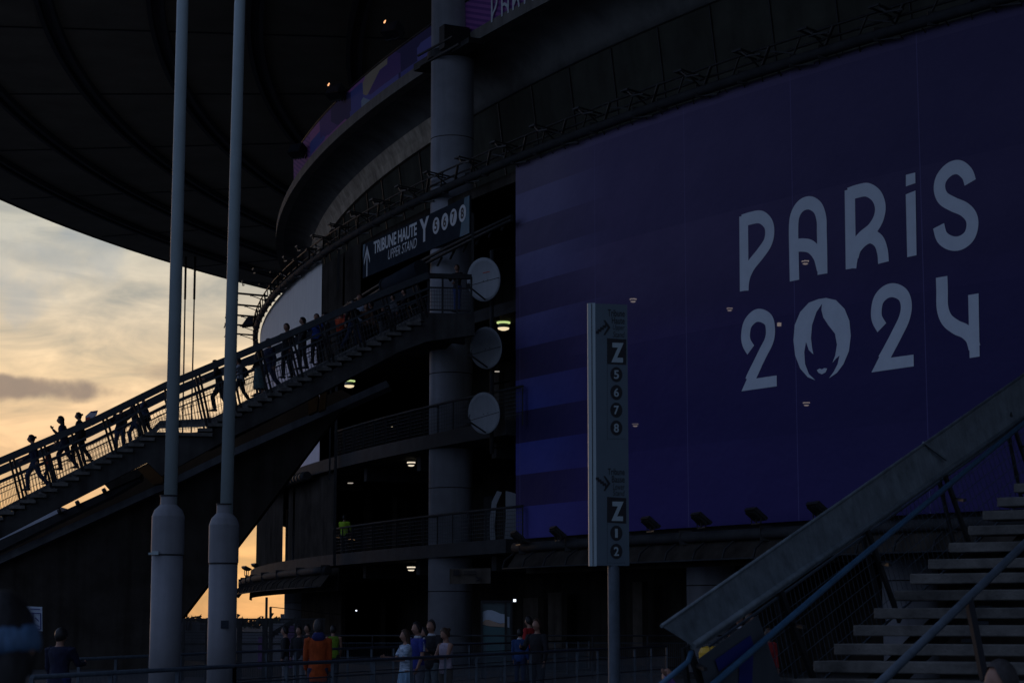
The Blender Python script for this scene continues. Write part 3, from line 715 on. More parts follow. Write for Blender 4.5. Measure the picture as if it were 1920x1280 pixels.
text_bm(bm, 'Y', sbox((787,457),(805,404)), fr, .012, .03)
obj('lettering', bm, M['signtxt'], e)
bm = BM(); KEEP.append(bm)
ua, va = plane_hit(688.5, 487, fr)
for pts in ([(-.05,-.72),(.05,-.72),(.05,.3),(-.05,.3)], [(0,.62),(.34,.02),(.34,-.2),(0,.36),(-.34,-.2),(-.34,.02)]):
    f_ = bm.faces.new([bm.verts.new(A+U*(ua+a)+Vz*(va+b*1.0)+Nn*.012) for a, b in pts]); f_.normal_update(); bmesh.ops.triangulate(bm, faces=[f_])
obj('arrow', bm, M['signtxt'], e)
for dgt, (x, y) in zip('5678', [(818,423),(834.5,415.5),(850.5,407.5),(867.5,400)]):
    u, v = plane_hit(x, y, fr); bm = BM(); KEEP.append(bm)
    f_ = bm.faces.new([bm.verts.new(A+U*(u+.335*math.cos(k*math.pi/16))+Vz*(v+.335*math.sin(k*math.pi/16))+Nn*.012) for k in range(32)])
    b2 = obj('number_disc', bm, M['signtxt'], e)
    bm = BM(); KEEP.append(bm); text_bm(bm, dgt, (u-.15, v-.22, u+.15, v+.22), fr, .02, .03); obj('digit', bm, M['ink'], b2)

# ---------------------------------------------------------------- satellite dishes
def dish(px, py, hpx, label, red=False, D=72.1):
    c = at(px, py, D); rad = hpx/2/F*D
    ax = Vector((-.62, -.76, -.12)).normalized()          # looks to the left and towards the forecourt
    e = empty('satellite_dish', c-Vector((0,0,rad)), 0, label, 'satellite dish', 'three satellite dishes on one mast')
    Q = ax.to_track_quat('Z', 'Y').to_matrix()
    bm = BM(); rings = []; n = 40
    for k in range(7):
        r = rad*k/6
        rings.append([bm.verts.new(c+Q@Vector((r*.98*math.cos(2*math.pi*j/n), max(r*math.sin(2*math.pi*j/n), -9)*1.0, .14*rad*(k/6)**2))) for j in range(n)] if k else [bm.verts.new(c)])
    for j in range(n): bm.faces.new((rings[0][0], rings[1][j], rings[1][(j+1) % n]))
    for a, b in zip(rings[1:], rings[2:]):
        for j in range(n): bm.faces.new((a[j], a[(j+1) % n], b[(j+1) % n], b[j]))
    o = obj('reflector', bm, M['dish'], e, smooth=True)
    sm = o.modifiers.new('thick', 'SOLIDIFY'); sm.thickness = .03; sm.offset = -1
    bm = BM()
    f1 = c+ax*1.0-Vector((0,0,.25))
    bar(bm, c-Vector((0,0,rad*.95)), f1, .045); bar(bm, c+Q@Vector((-rad*.9,0,.1)), f1, .02); bar(bm, c+Q@Vector((rad*.95,.0,.1)), f1, .02)
    box(bm, f1, (.14,.14,.16)); obj('feed_arm', bm, M['black'], e)
    fr2 = (c, -(Q@Vector((1,0,0))), Q@Vector((0,1,0)), ax)
    if (fr2[1]).x < 0: fr2 = (c, Q@Vector((1,0,0)), fr2[2], ax)
    if fr2[2].z < 0: fr2 = (fr2[0], fr2[1], -fr2[2], ax)
    bm = BM(); KEEP.append(bm)
    text_bm(bm, 'Hitachi' if False else 'iiisii', (-.02*rad, .26*rad, .42*rad, .36*rad), fr2, .03, .03, .4)
    if red: bar(bm, c+fr2[1]*(-.1*rad)+fr2[2]*.3*rad+ax*.04, c+fr2[1]*(.55*rad)+fr2[2]*.34*rad+ax*.04, .03)
    else: text_bm(bm, 'Y', (.48*rad, .26*rad, .6*rad, .42*rad), fr2, .03, .04, .3)
    obj('maker_mark', bm, M['red'] if red else M['ink'], e)
    for qx, qy in ((-.12,-.05),(.14,-.02),(-.1,-.3),(.12,-.28)):
        bm = BM(); lathe(bm, c+fr2[1]*qx*rad+fr2[2]*qy*rad+ax*.015, [(.02,0),(.02,.02)], 8, axis=ax); obj('bolt', bm, M['ink'], e)
    bm = BM(); bar(bm, c-ax*.03, at(922, py, D+.45), .1); obj('mount', bm, M['black'], e)
dish(911, 524, 84, 'topmost satellite dish with a red mark, beside the stair landing', True)
dish(915, 652, 80, 'middle satellite dish, round and pale grey with small dark mark', False)
dish(911.5, 774, 79, 'lowest satellite dish, above the upper balcony railing end', False)
bm = BM(); tube(bm, [at(922, 470, 72.5), at(922, 850, 72.5)], .075, 10)
for y in (470, 600, 720, 840): bar(bm, at(922, y, 72.5), at(955, y-6, 76), .07)
tag(obj('mast', bm, M['slab']), 'thin grey mast carrying the three satellite dishes', 'mast')

# ---------------------------------------------------------------- ceiling lamps
def lamp_small(px, py, D, w, label, m, twin=True, grp='ceiling lamps under the stadium floors', h=None):
    c = at(px, py, D); r = w*.88/2/F*D
    e = empty('ceiling_lamp', c, 0, label, 'lamp', grp)
    bm = BM(); lathe(bm, c, [(r*.75, .30*r), (r, .28*r), (r, .02*r), (r*.8, 0)], 20); obj('diffuser', bm, M[m], e)
    bm = BM(); lathe(bm, c+Vector((0,0,.31*r)), [(r*.9, 0), (r*.45, .5*r), (.03, .52*r), (.03, 1.6*r)], 16)
    if twin: lathe(bm, c-Vector((0,0,.42*r)), [(r*.72, 0), (r*.84, .4*r)], 16)
    obj('housing', bm, M['black'], e)
    if twin:
        bm = BM(); lathe(bm, c-Vector((0,0,.72*r)), [(r*.45, 0), (r*.8, .2*r), (r*.7, .29*r)], 20); obj('lower_lens', bm, M[m], e)
    return e
def lamp_bay(px, py, D, w, label):
    c = at(px, py, D); r = w/2/F*D
    e = empty('ceiling_lamp', c, 0, label, 'lamp', 'ceiling lamps under the stadium floors')
    bm = BM(); lathe(bm, c+Vector((0,0,.62*r)), [(r, 0), (r*.98, .2*r), (.5*r, .24*r)], 24); obj('glow_ring', bm, M['l_green'], e)
    bm = BM(); lathe(bm, c, [(r*.8, 0), (r*.72, .55*r)], 24); lathe(bm, c+Vector((0,0,.9*r)), [(r*.5, 0), (r*.3, .5*r), (.04, .6*r), (.04, 2*r)], 16); obj('housing', bm, M['steel'], e)
    bm = BM(); lathe(bm, c-Vector((0,0,.42*r)), [(r*.35, 0), (r*.75, .15*r), (r*.85, .36*r), (r*.7, .4*r)], 24); obj('lower_lens', bm, M['l_warm'], e)
lamp_bay(655, 722, 84, 22, 'double ringed ceiling lamp with greenish ring below the left staircase')
lamp_bay(944, 614, 74.6, 26, 'double ringed ceiling lamp with greenish ring beside the middle satellite dish')
lamp_small(771, 868, 83, 18, 'bright two band ceiling lamp under the upper floor left of the column', 'l_white')
lamp_small(771, 1064, 83, 18, 'bright two band ceiling lamp under the lower floor left of the column', 'l_white')
lamp_small(657, 906, 92, 12, 'small dim ceiling lamp above the hi-vis steward', 'l_dim', False)
lamp_small(585, 924, 96, 7, 'tiny two band ceiling lamp behind the dark screen top', 'l_dim')
lamp_small(948, 841, 76, 14, 'thin lit ceiling lamp right of the lowest satellite dish', 'l_dim', False)
lamp_small(947, 1059, 76, 13, 'thin lit ceiling lamp below the banner corner', 'l_dim', False)
lamp_small(932, 697, 77, 11, 'small cold lamp between the middle and lowest dishes', 'l_dim', False)
lamp_small(735, 800, 84, 3, 'tiny point of light behind the upper balcony railing', 'l_warm', False)
def wall_lamp(px, py, D, w, m, label):
    c = at(px, py, D); r = w/F*D; e = empty('wall_lamp', c, 0, label, 'lamp', 'wall lamps at ground level')
    bm = BM(); box(bm, c, (r, .12, r*.9)); obj('lens', bm, M[m], e)
    bm = BM(); box(bm, c+Vector((0,.12,0)), (r*1.5,.1,r*1.5)); obj('housing', bm, M['black'], e)
wall_lamp(965, 1125, 75, 5, 'l_cool', 'small square cold white lamp above the glass door')
wall_lamp(668, 1144, 84, 2.5, 'l_cool', 'small round lamp on the brown ground floor panel')
BL = [(1187,562,15,'left of the letter P beside the tall sign'), (1368,579,13,'left of the first numeral 2'), (1510,491,16,'behind the letter A'), (1512,756,15,'below the face emblem'), (1191,795,14,'right of the number 8 on the tall sign')]
for x, y, w, lb in BL:
    D = cylD(x, y, RB-1.5); lamp_small(x, y, D, w, 'ceiling lamp glowing through the big banner '+lb, 'l_behind', True, 'lamps glowing through the banner')
for x, y, w, lb in [(1461,608,7,'tiny bright lamp glowing through the banner beside the first numeral 2'), (1843,817,8,'tiny bright lamp glowing through the banner above the stair handrail')]:
    D = cylD(x, y, RB-1.5); wall_lamp(x, y, D, w, 'l_behind', lb)
for x, lb in [(1187,'left one of two small lamps under the gutter'), (1200,'right one of two small lamps under the gutter')]:
    wall_lamp(x, 1037, cylD(x, 1037, 121), 6, 'l_white', lb)

# ---------------------------------------------------------------- left staircase
def DA(x): return 67.5+2.5*x/800
def pa(x, y, off=0):       # point on the near side plane of the stair (off = metres behind)
    p = at(x, y, DA(x)); return p+OFFD*off
pA0 = at(0, 900, DA(0)); pA1 = at(800, 600, DA(800)); dA = Vector((pA1.x-pA0.x, pA1.y-pA0.y, 0)).normalized()
OFFD = Vector((-dA.y, dA.x, 0)); 
if OFFD.y < 0: OFFD = -OFFD
sa = empty('staircase', at(400, 900, 69), 0, 'long concrete outdoor staircase climbing from the left edge to the stadium landing', 'staircase')
WA = 2.6
nose = []       # near nosing points
for i in range(-3, 14): nose.append((24+20.25*i, 958-10.6*i))
n2 = [(395+18.6*i, 803-9.45*i) for i in range(0, 22)]
def slab_a(x0, y0, x1, th=.11, nm='tread', ov=.18):
    a = pa(x0, y0, -ov); b = pa(x1, y0, -ov); b.z = a.z
    c = b+OFFD*(WA+ov*2); d = a+OFFD*(WA+ov*2); dn = Vector((0,0,-th))
    bm = BM(); hexa(bm, [a+dn, b+dn, c+dn, d+dn, a, b, c, d])
    return obj(nm, bm, M['tread'], sa)
for x, y in nose: slab_a(x-27, y, x+3)
slab_a(272, 810, 398, .12, 'landing_slab')
for x, y in n2: slab_a(x-24, y, x+3)
# risers behind the treads keep daylight out of the joints
for x, y in nose+n2:
    bm = BM(); a = pa(x-20, y+2); b = a+OFFD*WA; bar(bm, a-Vector((0,0,.07)), b-Vector((0,0,.07)), .04, .26); obj('riser', bm, M['dconc'], sa)
st = [(-60,1022),(0,1008),(276,866),(303,892),(440,816),(552,763),(747,660),(800,640),(890,628),(890,590),(800,601),(668,670),(395,808),(272,816),(24,962),(-60,1003)]
bm = BM(); poly(bm, [pa(*q) for q in st], thick=OFFD*.35); obj('stringer', bm, M['dconc'], sa)
bm = BM(); poly(bm, [pa(q[0], q[1]-(26 if k < 8 else 0), WA-.35) for k, q in enumerate(st)], thick=OFFD*.35); obj('stringer', bm, M['dconc'], sa)
bm = BM(); a, b = pa(0, 1004), pa(740, 655); hexa(bm, [a, b, b+OFFD*WA, a+OFFD*WA, a+Vz*.1, b+Vz*.1, b+OFFD*WA+Vz*.1, a+OFFD*WA+Vz*.1]) if False else None
# soffit plates following the flight
for (q0, q1) in (((-60,1010),(272,832)), ((272,832),(400,822)), ((400,822),(800,618))):
    a, b = pa(*q0), pa(*q1); hexa(bm, [a-Vz*.2, b-Vz*.2, b+OFFD*WA-Vz*.2, a+OFFD*WA-Vz*.2, a, b, b+OFFD*WA, a+OFFD*WA])
obj('soffit_slab', bm, M['dconc'], sa)
# landing
bm = BM(); a = pa(790, 586); b = pa(889, 588); hexa(bm, [a-Vz*.3, b-Vz*.3, b+OFFD*9-Vz*.3, a+OFFD*9-Vz*.3, a, b, b+OFFD*9, a+OFFD*9]); obj('landing_slab', bm, M['dconc'], sa)
# guard rails
RL = [(-60,891),(0,865),(169,793),(309,724),(400,686),(520,637),(700,558),(803,517)]
def interp(P, x):
    for (a, b), (c, d) in zip(P, P[1:]):
        if a <= x <= c: return b+(d-b)*(x-a)/(c-a)
    return P[0][1] if x < P[0][0] else P[-1][1]
FL = [(-60,1003),(24,958),(287,822),(300,805),(395,801),(668,664),(803,596)]
def guard(off, lean, wires=True):
    top = lambda x: pa(x, interp(RL, x), off+(-lean)); 
    e_ = sa
    bm = BM(); pts = [top(x) for x in (-60,0,90,169,240,309,400,460,520,610,700,803)]
    for a, b in zip(pts, pts[1:]): bar(bm, a, b, .2, .23)
    obj('handrail', bm, M['dsteel'], e_)
    bm = BM(); mid = [pa(x, interp(RL, x)+24, off-lean*.7) for x in (-60,0,90,169,240,309,400,460,520,610,700,803)]
    for a, b in zip(mid, mid[1:]): bar(bm, a, b, .07, .07)
    low = [pa(x, interp(RL, x)+36, off-lean*.5) for x in (-60,0,90,169,240,309,400,460,520,610,700,803)]
    for a, b in zip(low, low[1:]): bar(bm, a, b, .045, .045)
    obj('guard_rail', bm, M['dsteel'], e_)
    x = -40
    while x < 800:
        bm = BM()
        for dx in (0, 7): bar(bm, pa(x+dx, interp(RL, x+dx)+2, off-lean), pa(x+dx+22, interp(FL, x+dx+22)-2, off), .05, .07)
        obj('post', bm, M['black'], e_); x += 58
    bm = BM(); x = -50.
    while x < 800:
        bar(bm, pa(x, interp(RL, x)+36, off-lean*.5), pa(x+9, interp(FL, x+9)-8, off), .014); x += 5.6
    for k in range(4):
        f = (k+.6)/4
        P = [pa(x, (interp(RL, x)+36)*(1-f)+(interp(FL, x)-8)*f, off-lean*.5*(1-f)) for x in range(-50, 801, 50)]
        for a, b in zip(P, P[1:]): bar(bm, a, b, .014)
    obj('wire_panel', bm, M['mesh'], e_)
guard(0, .12); guard(WA, -.05)
# kick strip: pale grating just above the treads
bm = BM()
P = [(x, interp(FL, x)-2) for x in range(-60, 801, 20)]
for (a, b), (c, d) in zip(P, P[1:]): poly(bm, [pa(a, b, .03), pa(c, d, .03), pa(c, d-15, .03), pa(a, b-15, .03)])
obj('kick_grating', bm, mat('grating', (.13,.125,.12), .8, .5, 9, .4, 40), sa)
# landing rail
bm = BM(); L0 = pa(803, 517); L1 = pa(884, 519); L1.z = L0.z
L2 = L1+OFFD*5
bar(bm, L0, L1, .16, .17)
f0 = pa(803, 586); f1 = Vector((L1.x, L1.y, f0.z))
for k in range(4):
    p = L0.lerp(L1, k/3); bar(bm, p, Vector((p.x, p.y, f0.z)), .07)
bar(bm, L0-Vz*.42, L1-Vz*.42, .05); bar(bm, f0+Vz*.1, f1+Vz*.1, .05)
obj('landing_rail', bm, M['black'], sa)
bm = BM()
for k in range(28): p = L0.lerp(L1, k/27)-Vz*.42; bar(bm, p, Vector((p.x, p.y, f0.z+.1)), .014)
for k in range(7): z = L0.z-.42-k*.13; bar(bm, Vector((L0.x, L0.y, z)), Vector((L1.x, L1.y, z)), .014)
obj('wire_panel', bm, M['mesh'], sa)

# ---------------------------------------------------------------- sloping buttress under the stair
def pm(x, y, D=75., off=0): return at(x, y, D)+Vector((0, off, 0))
bt = empty('buttress', at(200, 1200, 75), 0, 'massive dark concrete buttress wall with a sloping pale coping under the left staircase', 'wall')
bm = BM(); poly(bm, [pm(*q) for q in [(-120,1100),(0,1050),(304,914),(440,848),(725,722),(640,768),(595,825),(537,902),(480,978),(392,1092),(340,1160),(318,1190),(300,1260),(-120,1262)]], thick=(0,.7,0)); obj('wall_body', bm, M['dark'], bt)
bm = BM(); poly(bm, [pm(q[0], q[1], 74.6) for q in [(-120,1095),(0,1041),(304,905),(440,839),(724,713),(731,724),(440,853),(304,919),(0,1056),(-120,1109)]], thick=(0,1.4,0)); obj('coping', bm, M['concrete'], bt)
bm = BM(); poly(bm, [pm(q[0], q[1], 76) for q in [(-120,1084),(0,1029),(130,965),(262,893),(330,855),(440,812),(560,757),(600,745),(640,730),(660,742),(440,845),(304,912),(0,1048),(-120,1100)]], thick=(0,.8,0)); obj('upper_infill', bm, mat('brown_dark', (.05,.03,.015), .9, .6, .35, .2, 10), bt)
bm = BM(); poly(bm, [pm(*q, 74.2) for q in [(-120,1068),(0,1012),(106,963),(205,918),(262,890),(262,899),(205,932),(106,979),(0,1032),(-120,1088)]], thick=(0,.8,0))
for x, y in ((112,958),(146,943),(196,920)): tube(bm, [pm(x-3, y+2, 74), pm(x+3, y-1, 74)], .12, 8)
obj('edge_pipe', bm, M['black'], bt)
bm = BM(); poly(bm, [pm(*q, 73.5) for q in [(258,880),(283,867),(305,893),(305,905),(286,908)]], thick=(0,.5,0)); obj('strut', bm, M['rust'], bt)
bm = BM(); poly(bm, [pm(*q, 73.5) for q in [(600,738),(612,733),(609,766),(597,771)]], thick=(0,.5,0)); poly(bm, [pm(*q, 73.7) for q in [(578,750),(597,740),(594,770),(578,777)]], thick=(0,.5,0)); obj('strut', bm, M['rust'], bt)
bm = BM(); poly(bm, [pm(*q, 74.1) for q in [(205,918),(196,908),(280,866),(262,893)]], thick=(0,.4,0)); obj('strut', bm, M['dark'], bt)
# pale roof seen in the slot at the left
bm = BM(); poly(bm, [at(-40,1030,95), at(-10,1010,95), at(106,948,95), at(112,962,95), at(60,1000,95), at(-40,1060,95)], thick=(0,6,0))
tag(obj('glazed_canopy', bm, M['tent']), 'pale bluish glazed canopy seen through the slot under the staircase', 'canopy')
# hanging ties between the roof and the ground behind the stair
for (x0, x1, lb) in ((348.5, 344, 'left one of two dark vertical tie rods under the roof edge'), (366, 360.5, 'right one of two dark vertical tie rods under the roof edge')):
    e = empty('tie_rod', at(x1, 1170, 186), 0, lb, 'tie rod', 'tie rods behind the flag poles'); 
    a = at(x0, 480, 186); b = at(x1, 720, 186); mpt = a.lerp(b, .34)
    b = a+(b-a)/(a.z-b.z)*a.z
    bm = BM(); tube(bm, [a, mpt], .11, 8); obj('sleeve', bm, M['black'], e)
    bm = BM(); tube(bm, [mpt, b], .07, 8); obj('rod', bm, M['black'], e)

# ---------------------------------------------------------------- flag poles
def flagpole(D, xt, xb, wt, wb, ysl, xs0, xs1, label):
    k = D/F
    top = at(xt, -60, D); base = at(xb, ysl+20, D); foot = Vector((base.x+(base.x-top.x)*.05, D, 0))
    e = empty('flag_pole', (foot.x, D, 0), 0, label, 'flag pole', 'two tall pale flag poles')
    bm = BM(); topx = base+(top-base)*1.25; tube(bm, [base, top, topx], [wb/2*k, wt/2*k, wt/2*k*.9], 24); obj('shaft', bm, M['pole'], e)
    c = at((xs0+xs1)/2, ysl+30, D); r = (xs1-xs0)/2*k; z = c.z+12*k
    dx = (xb-8-c.x/k*0-xb)*0
    bm = BM(); cb = Vector((c.x, D, 0))
    lathe(bm, cb, [(r, .0), (r, z-70*k)], 40); 
    o = obj('sleeve', bm, M['poled'], e)
    for p in o.data.polygons: p.use_smooth = len(p.vertices) == 4
    bm = BM(); lathe(bm, cb, [(r+.012, z-70*k), (r+.012, z), (r*.9, z+12*k), (wb/2*k+.022, z+22*k), (wb/2*k+.02, z+38*k), (wb/2*k, z+38.5*k)], 40)
    o = obj('collar', bm, M['poled'], e)
    bm = BM(); lathe(bm, cb+Vector((0,0,z-73*k)), [(r+.004,0),(r+.004,3*k)], 40); lathe(bm, cb+Vector((0,0,z+37*k)), [(wb/2*k+.03,0),(wb/2*k+.03,3*k)], 24); obj('joint', bm, M['ink'], e)
    bm = BM(); lathe(bm, cb, [(r+.16,0.0),(r+.16,.05)], 24); obj('base_plate', bm, M['steel'], e)
    return e, cb, r, k
e, cb, r, k = flagpole(28, 344, 319, 22, 25, 950, 286.5, 344, 'left flag pole, tall pale blue grey tube on a thick sleeve with a clamp')
bm = BM(); p = at(291, 1036, 28-r-.02); box(bm, p, (.09,.03,.05)); box(bm, p-Vector((.07,-.02,0.01)), (.05,.04,.03)); lathe(bm, Vector((cb.x, cb.y, p.z-.012)), [(r+.006,0),(r+.006,.024)], 32); obj('clamp', bm, M['pole'], e)
e, cb, r, k = flagpole(31, 451.5, 424, 21, 24, 966, 393.5, 446.5, 'right flag pole, tall pale blue grey tube with a small dark sticker')
bm = BM(); box(bm, at(421.5, 1170, 31-r-.003), (.12,.006,.12)); obj('sticker', bm, M['signdark'], e)

# ---------------------------------------------------------------- totem sign
DT = 26.
P0 = at(1116, 820, DT-.05); P1 = at(1176, 820, DT+.04)
U = Vector((P1.x-P0.x, P1.y-P0.y, 0)); U.normalize(); Nn = Vector((U.y, -U.x, 0))
fr = (Vector((P0.x, P0.y, 0)), U, Vz, Nn)
a0 = plane_hit(1116, 569, fr); a1 = plane_hit(1176, 1060, fr); a2 = plane_hit(1176, 574, fr)
wT = a2[0]-a0[0]; zt = a0[1]; zb = a1[1]; O = fr[0]+U*a0[0]
e = empty('totem_sign', at(1158, 1170, DT).xy.to_3d(), 0, 'tall narrow white totem sign on a post with Tribune Haute and Tribune Basse Z numbers', 'sign')
bm = BM(); poly(bm, [O+Vz*zb, O+U*wT+Vz*zb, O+U*wT+Vz*zt, O+Vz*zt], thick=-Nn*.13); obj('board', bm, M['totem'], e)
bm = BM(); E1 = O-U*.088-Nn*.055
poly(bm, [O+Vz*(zb-.006)-Nn*.002, O+Vz*(zt+.01)-Nn*.002, E1+Vz*(zt+.01), E1+Vz*(zb-.006)], thick=-Nn*.03)
obj('side_profile', bm, M['totemed'], e)
bm = BM(); q = O.lerp(E1, .5)+Nn*.004; bar(bm, q+Vz*zb, q+Vz*zt, .008, .008); obj('groove', bm, M['ink'], e)
bm = BM(); c = O+U*wT*.56-Nn*.075; lathe(bm, Vector((c.x, c.y, 0)), [(.078, 0), (.078, zb-.001)], 24); o = obj('post', bm, M['steel'], e)
def tb(x0, y0, x1, y1):      # bottom-left, top-right pixels
    a = plane_hit(x0, y0, fr); b = plane_hit(x1, y1, fr); return (a[0], a[1], b[0], b[1])
bm = BM(); KEEP.append(bm)
def zone(y0, first, up, nums):
    text_bm(bm, 'Tribune', tb(1139.5, y0+12, 1171, y0), fr, .004, .012)
    text_bm(bm, first, tb(1147, y0+26, 1171, y0+14), fr, .004, .012)
    text_bm(bm, up, tb(1149, y0+40, 1171, y0+28), fr, .004, 0, .2)
    text_bm(bm, 'Stand', tb(1149, y0+51, 1171, y0+41), fr, .004, 0, .2)
zone(581, 'Haute', 'Upper', '5678'); zone(878, 'Basse', 'Lower', '12')
def tp(pts, off=.004):
    f_ = bm.faces.new([bm.verts.new(fr[0]+U*plane_hit(x, y, fr)[0]+Vz*plane_hit(x, y, fr)[1]+Nn*off) for x, y in pts]); f_.normal_update(); bmesh.ops.triangulate(bm, faces=[f_])
# stepped arrows
for y, s in ((614, -1), (906, 1)):
    for k in range(4):
        xx = 1117+k*4.6; yy = y-s*(-k*3.3+5)*1 if s < 0 else y+(k*3.3-8)
        yy = y+9-k*3.6 if s < 0 else y-9+k*3.6
        tp([(xx, yy+2.6), (xx+6, yy+2.6), (xx+6, yy-2.6), (xx, yy-2.6)]); tp([(xx+3.4, yy+(-6 if s<0 else 6)), (xx+6, yy+(-6 if s<0 else 6)), (xx+6, yy), (xx+3.4, yy)], .005)
    tp([(1131, y-14), (1134.5, y-14), (1144.5, y), (1134.5, y+14), (1131, y+14), (1139, y)], .006)
for y in (634, 931): tp([(1138, y), (1174, y+2), (1174, y+50), (1138, y+48)])
for (y0, y1) in ((684, 822), (981, 1054)):      # dotted frame
    yy = y0
    while yy < y1: tp([(1138, yy), (1139.2, yy), (1139.2, yy+2), (1138, yy+2)]); yy += 4.5
    xx = 1138
    while xx < 1174: tp([(xx, y1), (xx+2, y1), (xx+2, y1+1.2), (xx, y1+1.2)]); xx += 4.5
obj('lettering', bm, M['ink'], e)
bm = BM(); KEEP.append(bm)
text_bm(bm, 'Z', tb(1146, 679, 1169, 643), fr, .008, .05); obj('zone_letter', bm, M['totemed'], e); bm = BM(); KEEP.append(bm); text_bm(bm, 'Z', tb(1146, 976, 1169, 940), fr, .008, .05)
obj('zone_letter', bm, M['totemed'], e)
for dgt, y in (('5',702),('6',735.5),('7',768.5),('8',802),('1',999),('2',1033)):
    u, v = plane_hit(1155.5, y, fr); bm = BM(); KEEP.append(bm); rx = 11.2*DT/F
    bm.faces.new([bm.verts.new(fr[0]+U*(u+rx*1.05*math.cos(k*math.pi/16))+Vz*(v+rx*1.28*math.sin(k*math.pi/16))+Nn*.004) for k in range(32)])
    dd = obj('number_disc', bm, M['ink'], e)
    bm = BM(); KEEP.append(bm); hw = .018 if dgt == '1' else .034; text_bm(bm, dgt, (u-hw, v-.058, u+hw, v+.058), fr, .008, .02); obj('digit', bm, M['totemed'], dd)

# ---------------------------------------------------------------- right staircase
def DB(x): return 8.96/(.653-(x-960)/F)
def pb(x, y, o=0): return at(x, y, DB(x)+o)
UP = Vector((.547, .837, 0)); TR = Vector((.86, -.51, 0)).normalized()
sb = empty('staircase', pb(1600, 1280), 0, 'near concrete staircase at the right with open risers, wide grey handrail and blue rail', 'staircase')
zl = [(675,1262),(760,1188),(845,1117),(925,1040),(1010,970),(1095,897),(1160,828),(1235,768),(1320,700),(1400,630),(1460,568),(1520,513),(1590,455),(1660,398)]
for zx, zy in zl:
    a = pb(1180+zx/2.207, 700+zy/2.207); bmx = BM(); W_ = 6.5; dp = UP*.42
    th = Vz*(-.1)
    hexa(bmx, [a+th, a+TR*W_+th, a+TR*W_+dp+th, a+dp+th, a, a+TR*W_, a+TR*W_+dp, a+dp])
    bmesh.ops.bevel(bmx, geom=bmx.edges[:], offset=.008, segments=1, affect='EDGES')
    obj('tread', bmx, M['tread'], sb)
for off in (.5, 3.4, 6.2):
    bmx = BM()
    P = [pb(1180+zx/2.207, 700+zy/2.207)+TR*off+UP*.2-Vz*.13 for zx, zy in zl]
    for a, b in zip(P, P[1:]): bar(bmx, a-Vz*.12, b-Vz*.12, .12, .24)
    obj('stringer', bmx, M['dark'], sb)
for off in (1.2, 4.8):
    bmx = BM(); p = pb(1700, 1160)+TR*off+UP*.6; bar(bmx, p-Vz*.1, Vector((p.x, p.y, 0)), .25); obj('support_post', bmx, M['black'], sb)
# wide grey handrail
bmx = BM(); q = [pb(1240,1173,.12), pb(1300,1211,-.1), pb(1600,1002.5,-.1), pb(1990,733,-.1), pb(1990,653,.12), pb(1600,924,.12)]
poly(bmx, [q[0],q[1],q[2],q[5]], thick=(.05,.09,-.02)); poly(bmx, [q[5],q[2],q[3],q[4]], thick=(.05,.09,-.02))
bmesh.ops.remove_doubles(bmx, verts=bmx.verts, dist=.0005)
o = obj('wide_handrail', bmx, M['galv'], sb)
bmx = BM(); tube(bmx, [pb(1298,1211,-.08), pb(1600,1003,-.08), pb(1990,734,-.08)], .03, 8); tube(bmx, [pb(1240,1173,.12), pb(1600,924,.12), pb(1990,653,.12)], .015, 8)
bmx2 = bmx; a_ = pb(1731,829,.1); b_ = pb(1775,862,-.13); bar(bmx, a_, b_, .02)
obj('handrail_lip', bmx, M['galv'], sb)
bmx = BM(); tube(bmx, [pb(1240,1363,-.35), pb(1340,1280,-.35), pb(1600,1056,-.35), pb(1990,735,-.35)], .028, 12); obj('blue_rail', bmx, M['bluerail'], sb)
bmx = BM(); tube(bmx, [pb(1230,1290,-.1), pb(1290,1240,-.1), pb(1296,1222,-.05)], .022, 10)
obj('blue_rail', bmx, M['bluerail'], sb)
bmx = BM(); c0 = at(1610,1318,14.6); c1 = at(1920,1020,17.5); c2 = c0+(c1-c0)*1.3; tube(bmx, [c0, c1, c2], .035, 12)
pp = c0+(c1-c0)*.62; p2 = at(1846,1275,16.2); obj('centre_rail', bmx, M['steel'], sb); bmx = BM(); bar(bmx, pp, p2, .055); obj('post', bmx, M['ink'], sb)
for (x0, y0, x1, y1) in [(1290,1208,1322,1300), (1459,1094,1529,1282), (1622,981,1687,1164), (1764,868,1823,1035), (1893,775,1945,930)]:
    bmx = BM()
    bar(bmx, pb(x0, y0), pb(x1, y1, -.1), .03, .06); bar(bmx, pb(x0-9, y0+6, .1), pb(x1-12-18, y1+5, .1), .03, .05)
    m_ = pb(x0+(x1-x0)*.4, y0+(y1-y0)*.4); bar(bmx, m_, m_+Vector((.06,-.25,-.03)), .03)
    obj('post', bmx, M['black'], sb)
bmx = BM()
top = lambda x: 1108-(x-1474)*.714
bot = lambda x: 1275-(x-1542)*.897
x = 1330.
while x < 1990:
    xb = x+40; bar(bmx, pb(x, top(x), .05), pb(xb, bot(xb), -.02), .004); x += 7.5
for f in (0.0, .16, .32, .48, .64, .8, 1.0):
    P = [pb(x+40*f, top(x)*(1-f)+bot(x+40)*f, .05*(1-f)) for x in range(1330, 1991, 60)]
    for a, b in zip(P, P[1:]): bar(bmx, a, b, .018 if f in (0, 1.0) else .004)
obj('wire_panel', bmx, M['meshb'], sb)
bmx = BM(); poly(bmx, [pb(1309,1235,-.16), pb(1421,1152,-.16), pb(1472,1300,-.2), pb(1335,1330,-.2)], thick=(0,.02,0)); pn = obj('number_panel', bmx, M['panel7'], sb)
bmx = BM()
for q in ([(1341,1236),(1407,1190),(1414,1211),(1348,1258)], [(1387,1230),(1413,1211),(1409,1310),(1384,1310)]):
    poly(bmx, [pb(x, y, -.2) for x, y in q], thick=(0,.008,0))
obj('numeral', bmx, M['navy'], pn)
